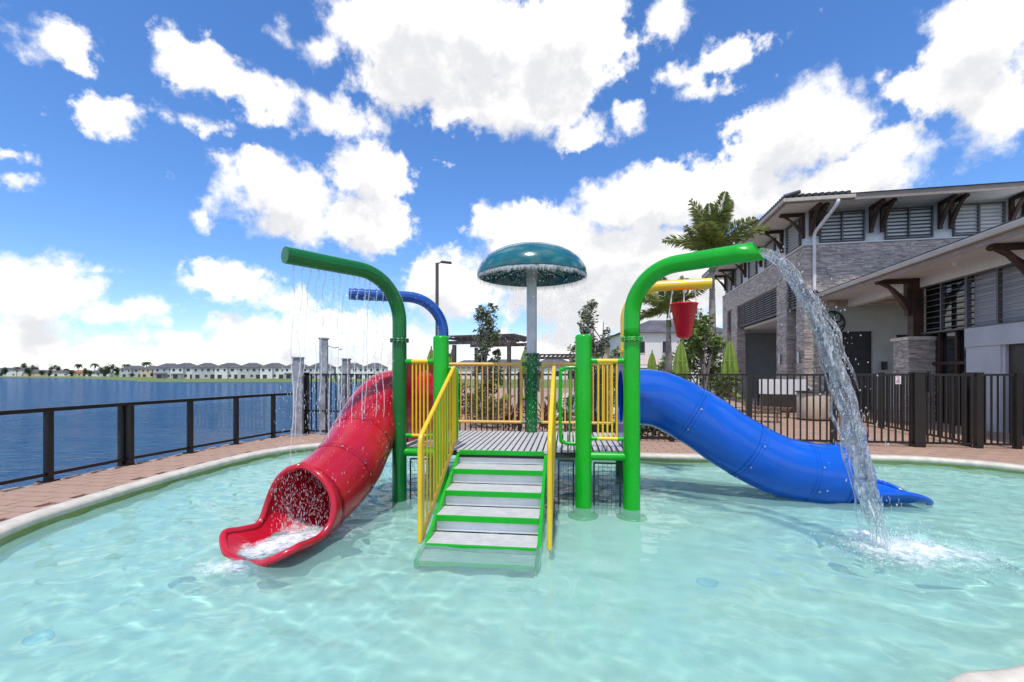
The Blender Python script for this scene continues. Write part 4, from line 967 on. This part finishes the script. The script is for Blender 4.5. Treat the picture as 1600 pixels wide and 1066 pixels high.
# curtain of the mushroom
dl = []; vs = []; fs = []; ed = []; m = 180; rows = 9
for i in range(rows):
    f = i/(rows-1)
    for k in range(m):
        a = 2*PI*k/m; d = Vector((math.cos(a), math.sin(a), 0)); ln = .15*(1+.5*mn.noise(d*5)); vs.append(pm0+d*(RM-.01+.02*f+.012*mn.noise(d*14+Vector((0, 0, f*2))))+Vector((0, 0, zr-.012-ln*f))); ed.append(1.0-1.0*f)
for i in range(rows-1):
    for k in range(m): fs.append((i*m+k, i*m+(k+1) % m, (i+1)*m+(k+1) % m, (i+1)*m+k))
mb = MB().add(vs, fs, True)
for _ in range(2600):
    a = rnd.uniform(0, 2*PI); d = Vector((math.cos(a), math.sin(a), 0)); h = rnd.random()**1.5*2.6; dl.append((pm0+d*(RM+.02+.06*h*rnd.random()+rnd.gauss(0, .02))+Vector((0, 0, zr-.05-h)), rnd.uniform(.0025, .006)))
for _ in range(260): dl.append((pm0+Vector((rnd.gauss(0, .12), rnd.gauss(-.1, .03), rnd.uniform(.6, 2.0))), rnd.uniform(.003, .008)))
o = mb.build('mushroom_curtain', 'curtain'); at = o.data.attributes.new('edge', 'FLOAT', 'POINT'); at.data.foreach_set('value', ed); o['label'] = 'broken white curtain of water hanging from mushroom rim'; o['category'] = 'water'; o['kind'] = 'stuff'
drops('mushroom_drops', dl, 'drops falling from the mushroom rim to the deck', 'droplets', stretch=3)

# ------------------------------------------------------------------ vegetation
def leafcloud(centres, n, size, rng, flat=.5, asp=.45):
    mb = MB()
    for _ in range(n):
        c, R = rng.choice(centres); v = Vector((rng.gauss(0, 1), rng.gauss(0, 1), rng.gauss(0, 1))).normalized()*R*(rng.random()**.45)
        p = Vector(c)+v; a = Vector((rng.gauss(0, 1), rng.gauss(0, 1), rng.gauss(0, flat))).normalized(); b = a.cross(Vector((rng.gauss(0, 1), rng.gauss(0, 1), rng.gauss(0, 1)))).normalized(); s = size*rng.uniform(.6, 1.4)
        mb.add([p-a*s, p-b*s*asp, p+a*s, p+b*s*asp], [(0, 1, 2, 3)])
    return mb
def tree(name, loc, h, trunk_r, centres, n, size, leaf, label, seed, group=None, bark='bark', cat='tree', multi=1):
    rng = random.Random(seed); t = thing(name, (0, 0, 0), label, cat, group); mb = MB()
    for m_ in range(multi):
        lean = Vector((rng.gauss(0, .05)*h, rng.gauss(0, .05)*h, 0)) if multi > 1 else Vector((rng.gauss(0, .02)*h, 0, 0)); b0 = Vector((rng.gauss(0, .08), rng.gauss(0, .08), 0))*(multi > 1)
        top = b0+lean+Vector((0, 0, h*.85)); path = spline([b0, b0+lean*.3+Vector((0, 0, h*.35)), top], 5); mb.tube(path, trunk_r, 8, True, rfun=lambda f: trunk_r*(1-.8*f))
        for c, R in centres:
            c = Vector(c)
            if rng.random() < 1.2/multi:
                f = max(.15, min(.8, (c.z-R*.8)/h)); s = path[int(f*(len(path)-1))]; mb.tube(spline([s, (s+c)/2+Vector((0, 0, -.08*R)), c], 4), trunk_r*.3, 5, True, rfun=lambda f: trunk_r*.38*(1-.8*f))
    mb.build('trunk', bark, t); leafcloud(centres, n, size, rng).build('crown', leaf, t); t.location = loc; return t
def clumps(rng, h, w, k, lo=.35, r=.3, taper=.6):
    out = []
    for i in range(k):
        f = lo+(1-lo)*(i+.5)/k; ww = w*(1-taper*((f-lo)/(1-lo))**1.3); a = rng.uniform(0, 2*PI); rr = ww*rng.random()**.5
        out.append(((math.cos(a)*rr, math.sin(a)*rr, f*h), r*rng.uniform(.6, 1.2)))
    return out
rg = random.Random(5)
tree('young_tree', G(757, 14.6, -.03), 3.75, .05, clumps(rg, 3.75, .6, 34, .10, .24), 3200, .06, 'oleaf', 'slender sparse young tree in front of dark pergola', 21, multi=3)
tree('young_tree', G(925, 15.5, -.03), 4.0, .05, clumps(rg, 4.0, .75, 20, .40, .24, .75)+clumps(rg, 2.6, .6, 14, .3, .24), 2800, .065, 'oleaf', 'slender sparse young tree behind the right back railing', 22, multi=3)
tree('leafy_shrub', G(1095, 15.2, -.03), 3.5, .07, clumps(rg, 3.4, 1.15, 34, .12, .42, .75), 3600, .085, 'leaf', 'dense leafy green shrub tree below the red bucket', 23, multi=3)
tree('leafy_shrub', G(1035, 26, -.03), 2.6, .06, clumps(rg, 2.6, .9, 14, .2, .45, .6), 900, .10, 'leaf', 'green shrub beside tan gazebo canopy', 24, multi=2)
tree('leafy_shrub', G(965, 24, -.03), 2.8, .06, clumps(rg, 2.8, 1.0, 14, .2, .45, .6), 900, .10, 'oleaf', 'green shrub behind yellow arch post', 25, multi=2)
for i, (px, d, h) in enumerate(((800, 12.6, 1.0), (855, 12.5, 1.05))):
    mb = MB(); rng = random.Random(40+i)
    for k in range(70):
        a = rng.uniform(0, 2*PI); e = rng.uniform(.35, 1.35); z0 = rng.uniform(.05, .55)*h; dr = Vector((math.cos(a)*math.cos(e), math.sin(a)*math.cos(e), math.sin(e))); b = Vector((rng.gauss(0, .10), rng.gauss(0, .1), z0)); ln = rng.uniform(.3, .5); sd_ = dr.cross(Vector((0, 0, 1))).normalized()*.035
        mb.add([b, b+dr*ln*.5+sd_, b+dr*ln-Vector((0, 0, .06)), b+dr*ln*.5-sd_], [(0, 1, 2, 3)])
    t = thing('red_shrub', (0, 0, 0), ('red-leaved cordyline shrub left of the dark green pole', 'red-leaved cordyline shrub right of the dark green pole')[i], 'shrub'); mb.build('foliage', 'rleaf', t)
    MB().tube([(0, 0, 0), (.02, 0, .6*h)], .02, 6).build('stem', 'bark', t); t.location = G(px, d, -.02)
for i, (px, d, h, lf, lab) in enumerate(((738, 13.7, 1.2, 'leaf', 'small round green shrub behind left end of back railing'), (776, 13.5, .9, 'oleaf', 'small olive shrub behind the middle of left back railing'), (888, 13.0, 1.0, 'leaf', 'small green shrub behind the green grab rail'), (948, 12.9, 1.25, 'dleaf', 'small dark shrub behind right front yellow railing'), (716, 15.5, 1.5, 'dleaf', 'dark shrub near lamp post behind back railing'))):
    tree('garden_shrub', G(px, d, -.02), h, .025, clumps(rg, h, .45, 10, .15, .24, .4), 700, .05, lf, lab, 90+i, cat='shrub', multi=3)
# clipped hedge along the fence foot
for i, (x0, x1) in enumerate(((2.1, 3.9), (4.0, 5.6))):
    rng = random.Random(60+i); cs = [((x0+(x1-x0)*k/13, fence_y(x0+(x1-x0)*k/13)+.55+rng.uniform(-.1, .1), .12+rng.uniform(0, .16)), .2) for k in range(14)]
    t = thing('low_hedge', ((x0+x1)/2, fence_y(x0)+.55, 0), ('low dark hedge at the fence foot behind right green posts', 'low dark hedge at the fence foot behind blue slide')[i], 'hedge')
    leafcloud(cs, 1100, .05, rng).build('foliage', 'dleaf', t); MB().box(((x0+x1)/2, fence_y((x0+x1)/2)+.55, -.005), (x1-x0, .5, .05), RZ.to_3x3()).build('mulch', 'soil', t)
def frond(rng, ln, droop, bush=1.35, nl=60):
    """a feather palm frond along +x, leaflets all round the rib"""
    mb = MB(); pts = [Vector((ln*f, 0, ln*(.55*f-droop*f*f))) for f in [k/10 for k in range(11)]]
    mb.tube(pts, .02, 5, False, rfun=lambda f: .028*(1-.85*f))
    for k in range(nl):
        f = .14+.86*k/(nl-1); i = min(9, int(f*10)); p = pts[i]+(pts[i+1]-pts[i])*(f*10-i); T = (pts[i+1]-pts[i]).normalized(); S = Vector((0, 1, 0)); N_ = T.cross(S)
        L_ = .42*bush*(math.sin(PI*min(1, .18+f*.80))**.6)*ln/2.2
        for s in (-1, 1):
            for j in range(2):
                an = rng.uniform(-.75, .85); d = (T*rng.uniform(.45, .8)+S*s*math.cos(an)+N_*(-math.sin(an))).normalized(); w = T.cross(d).cross(d).normalized()*.030; q = p+d*L_*.55+Vector((0, 0, -.02)); e = p+d*L_*rng.uniform(.85, 1.1)+Vector((0, 0, -.14*L_))
                mb.add([p, q+w, e, q-w], [(0, 1, 2, 3)])
    return mb
def palm(loc, h, r, nf, ln, label, seed, rot=0):
    rng = random.Random(seed); t = thing('palm_tree', (0, 0, 0), label, 'palm tree')
    path = [(0, 0, 0), (.02, 0, h*.4), (.03, .02, h*.8), (.02, .0, h)]; tr = MB().tube(spline(path, 8), r, 12, True, rfun=lambda f: r*(1.25-.55*f+.12*math.sin(f*6))).build('trunk', 'ptrunk', t)
    mb = MB()
    for k in range(14): z = h*(.1+.82*k/14); mb.lathe([(r*.9, z-.01), (r*(1.28-.55*z/h), z), (r*.9, z+.01)], (.02, 0, 0), 12)
    mb.build('trunk_rings', 'bark', tr)
    MB().tube([(.02, 0, h-.05), (.02, 0, h+.35), (.02, 0, h+.75)], r*.8, 12, True, rfun=lambda f: r*(.95-.55*f)).build('crownshaft', 'shaft', t)
    for k in range(nf):
        a = 2*PI*k/nf*1.0+rng.uniform(-.25, .25)+rot; lev = (k*7 % nf)/nf; o = frond(rng, ln*rng.uniform(.85, 1.1), .25+.55*lev).build('frond', 'palm', t)
        o.matrix_basis = Matrix.Translation((.02, 0, h+.6)) @ Matrix.Rotation(a, 4, 'Z') @ Matrix.Rotation(-(.95-1.05*lev), 4, 'Y')
    t.location = loc; return t
palm(G(1112, 19.5, -.03), 6.0, .15, 14, 2.3, 'tall feathery palm rising behind bright green arch beside clubhouse', 71, .4)
palm(G(1044, 23, -.03), 4.0, .16, 12, 1.9, 'shorter feathery palm behind the red bucket', 72, .1)

# ------------------------------------------------------------------ patio furniture beyond the fence
def umbrella(label):
    t = thing('closed_parasol', (0, 0, 0), label, 'parasol'); n = 40; vs = []; fs = []; prof = [(.02, 2.62), (.07, 2.45), (.12, 2.2), (.15, 1.9), (.19, 1.6), (.17, 1.52)]
    for (r, z) in prof:
        for k in range(n): a = 2*PI*k/n; rr = r*(1+.5*math.cos(7*a+z)*(1 if z < 2.5 else .3)); vs.append((rr*math.cos(a), rr*math.sin(a), z))
    for i in range(len(prof)-1):
        for k in range(n): fs.append((i*n+k, i*n+(k+1) % n, (i+1)*n+(k+1) % n, (i+1)*n+k))
    c = MB().add(vs, fs, True).build('canopy', 'lime', t); MB().lathe([(.165, 1.98), (.172, 2.0), (.165, 2.02)], (0, 0, 0), 20).build('tie_strap', 'lime', c)
    MB().tube([(0, 0, 0), (0, 0, 2.62)], .024, 8).build('pole', 'wood', t); MB().lathe([(0, 2.72), (.025, 2.69), (.03, 2.65), (.015, 2.6)], (0, 0, 0), 10).build('finial', 'wood', t)
    MB().lathe([(.26, 0), (.26, .07), (.04, .09), (.04, .2)], (0, 0, 0), 20).build('base', 'bronze', t); return t
um = umbrella('closed lime green parasol beside the clubhouse stone columns'); um.location = G(1140, 14.0, 0)
for (px, d, lab) in ((1064, 14.4, 'closed lime green parasol half hidden in leafy shrub'), (1019, 21.5, 'closed lime green parasol under the tan gazebo canopy'), (674, 18.5, 'closed lime green parasol beside the tall lamp post'), (706, 21, 'closed lime green parasol between lamp post and pergola'), (820, 19, 'closed lime green parasol behind the mushroom pole')):
    copy_tree(um, G(px, d, 0), rz=random.random(), label=lab)
def lounger(label):
    t = thing('sun_lounger', (0, 0, 0), label, 'sun lounger'); mb = MB()
    for y in (-.3, .3): mb.bar((-.9, y, .32), (.55, y, .32), .05, .06)
    mb.build('frame', 'wood', t)
    for x in (-.8, .45):
        for y in (-.3, .3): MB().bar((x, y, 0), (x, y, .32), .05, .05, Vector((0, 1, 0))).build('leg', 'wood', t)
    for k in range(12): MB().box((-.88+.125*k, 0, .36), (.09, .6, .02)).build('slat', 'wood', t)
    b = MB().bar((.5, 0, .36), (1.05, 0, .86), .62, .04).build('backrest', 'wood', t); MB().bar((.78, 0, .68), (1.02, 0, .9), .5, .1).build('pillow', 'lime', b, bevel=.03); return t
lo = lounger('wooden sun lounger with lime pillow next to closed parasol'); lo.location = G(1172, 15.6, 0); lo.rotation_euler = (0, 0, 2.6)
for (px, d, rz, lab) in ((752, 15.6, .4, 'wooden sun lounger with lime pillow beside slender young tree'), (790, 16.4, .5, 'wooden sun lounger with lime pillow behind red shrub and pergola'), (905, 14.6, 2.9, 'wooden sun lounger with lime pillow at the swimming pool edge')): copy_tree(lo, G(px, d, 0), rz=rz, label=lab)
copy_tree(lo, G(1192, 17.2, 0), rz=2.5, label='wooden sun lounger with lime pillow near the white panel')
p = G(1272, 16, 0); t = thing('round_kiosk', p, 'beige drum-shaped kiosk behind picket fence', 'kiosk'); MB().lathe([(.50, .06), (.52, .1), (.52, .94), (.50, .96), (0, .96)], p, 36).build('drum', 'beige', t); MB().lathe([(.48, 0), (.48, .06)], p, 36).build('plinth', 'black', t); MB().lathe([(.56, .96), (.56, 1.0), (0, 1.0)], p, 36).build('top', 'black', t)
a, b = G(1186, 18.2, 0), G(1262, 17.4, 0); t = thing('white_panel', a, 'long white panel on dark legs behind picket fence', 'panel'); MB().bar(a+Vector((0, 0, 1.1)), b+Vector((0, 0, 1.1)), .05, .58).build('board', 'signw', t)
for q in (a, b): MB().box((q.x, q.y+.06, .7), (.06, .05, 1.4)).build('leg', 'bronze', t)
a, b = G(1190, 19.5, 0), G(1262, 19.0, 0); t = thing('dark_counter', a, 'dark outdoor bar counter under the loggia', 'counter'); MB().bar(a+Vector((0, 0, .5)), b+Vector((0, 0, .5)), .5, 1.0).build('cabinet', 'door', t); MB().bar(a+Vector((-.1, 0, 1.03)), b+Vector((.1, 0, 1.03)), .62, .05).build('worktop', 'stucco', t)
p = G(1012, 30, 0); t = thing('gazebo_canopy', p, 'tan pyramid gazebo canopy on dark legs in front of house', 'gazebo'); w = 1.15
MB().add([p+Vector((-w, -w, 2.15)), p+Vector((w, -w, 2.15)), p+Vector((w, w, 2.15)), p+Vector((-w, w, 2.15)), p+Vector((0, 0, 2.75))], [(0, 1, 4), (1, 2, 4), (2, 3, 4), (3, 0, 4)]).build('canopy', 'tan', t)
for sx in (-1, 1):
    for sy in (-1, 1): MB().box(p+Vector((sx*w*.92, sy*w*.92, 1.07)), (.09, .09, 2.14)).build('leg', 'timber', t)
# pergolas
def pergola(c, wx, wy, h, label, n, rot):
    t = thing('pergola', c, label, 'pergola'); R = Matrix.Rotation(rot, 3, 'Z')
    def q(x, y, z): return Vector(c)+R @ Vector((x, y, z))
    for x in (-wx*.8, wx*.8):
        for y in (-wy*.8, wy*.8): MB().box(q(x, y, h/2), (.15, .15, h), R).build('post', 'pergola', t)
    for y in (-wy*.8, wy*.8): MB().bar(q(-wx, y, h+.1), q(wx, y, h+.1), .08, .16).build('beam', 'pergola', t)
    for k in range(n): x = -wx+2*wx*(k+.5)/n; MB().bar(q(x, -wy, h+.29), q(x, wy, h+.29), .05, .11).build('rafter', 'pergola', t)
    for k in range(8): y = -wy+2*wy*(k+.5)/8; MB().bar(q(-wx, y, h+.40), q(wx, y, h+.40), .04, .04).build('purlin', 'pergola', t)
pergola(G(768, 21.5, 0), 1.65, 1.5, 2.9, 'dark timber pergola with slatted top behind the back railing', 10, -.35)
pergola(G(868, 42, 0), 2.0, 1.6, 2.9, 'distant dark timber pergola between mushroom pole and young tree', 10, 0)
# lamp post
p = G(683, 25, 0); t = thing('lamp_post', p, 'tall bronze lamp post with flat angled head behind blue arch', 'lamp post'); zt = CAMZ+(HY-411)/F*25
MB().box((p.x, p.y, zt/2), (.16, .16, zt)).build('mast', 'lamp', t); MB().bar((p.x, p.y, zt-.03), (p.x+.3, p.y, zt+.05), .07, .06).build('arm', 'lamp', t); MB().bar((p.x+.22, p.y, zt+.06), (p.x+.78, p.y, zt+.0), .32, .09).build('lamp_head', 'lamp', t, bevel=.02); MB().box((p.x, p.y, .1), (.34, .34, .2)).build('base', 'lamp', t)
# lap pool beyond the fence
t = thing('lap_pool', G(915, 26, 0), 'turquoise swimming pool seen through the back railing', 'pool')
pp = [G(872, 17.5), G(948, 17.0), G(985, 34), G(885, 36)]
fill([pp], .012, 'pool_sheet', 'pool2', parent=t)
for i in range(4): a, b = pp[i], pp[(i+1) % 4]; MB().bar(a+Vector((0, 0, .02)), b+Vector((0, 0, .02)), .35, .05).build('edge', 'coping', t)

# ------------------------------------------------------------------ houses
def house(loc, w, dp, he, hr, wallm, roofm, label, group=None, rz=0, wing=0, seed=0, porch=False, cat='house', name='house'):
    rng = random.Random(seed); t = thing(name, (0, 0, 0), label, cat, group); mb = MB().box((0, dp/2, he/2), (w, dp, he))
    if wing: mb.box((w*.25*wing, -.6, he/2), (w*.46, 1.3, he))
    mb.build('wall', wallm, t); o = .45; x, y0, y1 = w/2+o, -o, dp+o; rl = max(0, w-dp)/2
    rf = MB().add([(-x, y0, he), (x, y0, he), (x, y1, he), (-x, y1, he), (-rl-.3, dp/2, he+hr), (rl+.3, dp/2, he+hr)], [(0, 1, 5, 4), (1, 2, 5), (2, 3, 4, 5), (3, 0, 4), (3, 2, 1, 0)])
    if wing: c = w*.25*wing; q = w*.23+o; rf.add([(c-q, -1.25-o, he-.02), (c+q, -1.25-o, he-.02), (c+q, 1.5, he-.02), (c-q, 1.5, he-.02), (c, q*.9-1.25, he+hr*.72), (c, dp/2, he+hr*.72)], [(0, 1, 4), (1, 2, 5, 4), (3, 0, 4, 5), (0, 3, 2, 1)])
    rf.build('roof', roofm, t)
    for (fx, z0, z1, ww) in ((-.36, 3.9, 5.2, 1.1), (-.12, 3.9, 5.2, .9), (.14, 3.9, 5.3, 1.5), (.36, 3.9, 5.2, 1.1), (-.3, .2, 2.2, 1.9), (.05, .9, 2.2, 1.2), (.3, .1, 2.3, 2.2)):
        if he < 4 and z0 > 3: continue
        yy = -.03
        if wing and abs(fx*w-w*.25*wing) < w*.23: yy = -1.28
        f = MB().box((fx*w, yy, (z0+z1)/2), (ww+.16, .06, z1-z0+.16)).build('window', 'hwhite', t); MB().box((fx*w, yy-.03, (z0+z1)/2), (ww, .03, z1-z0)).build('pane', 'hwin', f)
    if porch: MB().add([(-w*.45, -2.4, 2.5), (-w*.02, -2.4, 2.5), (-w*.02, .1, 3.1), (-w*.45, .1, 3.1)], [(0, 1, 2, 3)]).box((-w*.43, -2.2, 1.25), (.2, .2, 2.5)).box((-w*.05, -2.2, 1.25), (.2, .2, 2.5)).build('porch', roofm, t)
    t.location = loc; t.rotation_euler = (0, 0, rz); return t
hs = [(207, 330, 15, 0, 'hgrey', -1), (235, 330, 12, 0, 'hcream', 0), (262, 250, 13, 1, 'hgrey', 1), (288, 238, 12, 1, 'hwhite', -1), (321, 238, 12, 0, 'hgrey', 1), (357, 238, 12.5, 0, 'hwhite', -1), (392, 238, 12.5, 0, 'hgrey', 1), (427, 238, 12.5, 0, 'hwhite', -1), (463, 238, 12.5, 1, 'hwhite', 1), (501, 238, 13, 0, 'hgrey', -1), (549, 238, 13.5, 0, 'hwhite', 1), (585, 238, 12, 0, 'hwhite', -1), (640, 238, 13, 0, 'hgrey', 1)]
cn = {'hwhite': 'white', 'hgrey': 'pale grey', 'hcream': 'cream'}
for i, (px, d, w, po, wm, wg) in enumerate(hs):
    g = G(px, d, -1.38); lab = 'two-storey %s house with dark hip roof %sacross the lake' % (cn[wm], 'and back porch ' if po else '')
    house(g, w*.98, 9.5, 5.9, 2.5, wm, 'hroof', lab, 'houses in a row across the lake', rz=math.atan2(g.x, g.y)*-.6, wing=wg, seed=i, porch=bool(po))
for i, (px, d, w, rm, he) in enumerate(((18, 400, 26, 'hroof', 5.4), (62, 400, 22, 'hroof', 3.4), (100, 400, 18, 'hroof', 3.4), (122, 395, 14, 'hred', 3.3), (152, 390, 16, 'hroof', 3.2))):
    house(G(px, d, -1.3), w, 10, he, 2.2, ('hwhite', 'hcream')[i % 2], rm, ('long house with low slate roof at far lake end', 'single-storey cream house among trees across the lake', 'small white house among trees across the lake', 'cream house with clay red roof among trees across the lake', 'small white house behind dark tree beside grey row')[i], seed=20+i, rz=.4)
house(G(1062, 52, 0), 12.5, 9, 6.2, 1.9, 'hwhite', 'hroof', 'white two-storey house with grey hip roof behind the palms', seed=31)
house(G(968, 60, 0), 7, 8, 5.2, 1.7, 'hcream', 'hroof', 'beige house with dark roof behind yellow arch', seed=32, wing=0)
for i, (px, d, w) in enumerate(((790, 120, 16), (868, 118, 14), (930, 122, 15), (735, 128, 14))):
    house(G(px, d, -.05), w, 10, 3.2, 2.2, 'hwhite', 'hroof', ('low roofed house far behind the dark pergola', 'low roofed house far behind distant pergola', 'low roofed house far behind the right young tree', 'low roofed house far behind left young tree')[i], seed=50+i)
# trees on the far bank: three grown prototypes, each copy its own tree
rg = random.Random(9)
pr = []
for i in range(3):
    hgt = (7.0, 6.0, 8.0)[i]; pr.append(tree('bank_tree', (0, 0, 0), hgt, .18, clumps(rg, hgt, 2.6+.5*i, 14, .35, 1.5, .5), 620, .42, 'dleaf', 'x', 80+i))
def bankpalm(seed):
    rng = random.Random(seed); t = thing('bank_palm', (0, 0, 0), 'x', 'palm tree'); MB().tube([(0, 0, 0), (.2, 0, 7)], .2, 7, True).build('trunk', 'ptrunk', t); mb = MB()
    for k in range(16):
        a = 2*PI*k/16+rng.uniform(-.2, .2); e = rng.uniform(-.3, .9); pts = [Vector((.2, 0, 7))+Vector((math.cos(a)*f*2.6, math.sin(a)*f*2.6, math.sin(e)*2.4*f-1.9*f*f)) for f in (0, .33, .66, 1)]
        s = Vector((-math.sin(a), math.cos(a), 0))
        for j in range(3):
            wd = (.45, .6, .45, .05); mb.add([pts[j]+s*wd[j], pts[j]-s*wd[j], pts[j+1]-s*wd[j+1]-Vector((0, 0, .2)), pts[j+1]+s*wd[j+1]-Vector((0, 0, .2))], [(0, 1, 2, 3)])
    mb.build('crown', 'dleaf', t); return t
bp_ = bankpalm(3)
T1 = 'bushy dark tree on the far lake bank'; T2 = 'palm standing on the far lake bank'
used = set()
spots = [(8, 385, 0, 1.0), (26, 380, 'p', 1.1), (45, 375, 1, 1.1), (38, 410, 0, 1.5), (52, 410, 2, 1.2), (66, 372, 1, .8), (78, 372, 0, .7), (86, 410, 2, 1.2), (92, 405, 0, 1.15), (104, 375, 'p', .9), (112, 366, 1, .8), (122, 405, 'p', 1.5), (133, 372, 0, .9), (141, 362, 1, .8), (148, 400, 'p', 1.55), (158, 358, 2, .9), (166, 362, 0, 1.1), (175, 356, 2, 1.15), (184, 352, 1, 1.1), (191, 350, 0, .9), (197, 375, 'p', 1.4), (229, 345, 'p', 1.55), (205, 290, 1, .45), (238, 285, 0, .45), (312, 245, 1, .35), (372, 245, 0, .3), (418, 246, 'p', .45), (424, 243, 'p', .5), (431, 246, 'p', .5), (476, 246, 'p', .4), (520, 246, 0, .4), (-40, 380, 0, 1.1), (-70, 372, 2, 1.1), (600, 246, 1, .4), (276, 250, 1, .35), (2, 370, 1, .6)]
for i, (px, d, k, s) in enumerate(spots):
    src = bp_ if k == 'p' else pr[k]; lab = (T2 if k == 'p' else T1); g = ('palms' if k == 'p' else 'bushy trees')+' on the far bank'
    if src.name in used: copy_tree(src, G(px, d, -1.4), rz=i*1.3, sc=s, label=lab, group=g)
    else: used.add(src.name); src.location = G(px, d, -1.4); src.scale = (s, s, s); src['label'] = lab; src['group'] = g

wtr.cycles.is_caustics_caster = True
for o in bpy.data.objects:
    if o.type == 'MESH' and (o.name.split('.')[0] in ('pool_floor', 'waterline_band', 'floor_jet', 'post', 'foot_plate', 'tread_slat', 'nosing', 'riser', 'staircase', 'run_out', 'lower_pole')): o.cycles.is_caustics_receiver = True
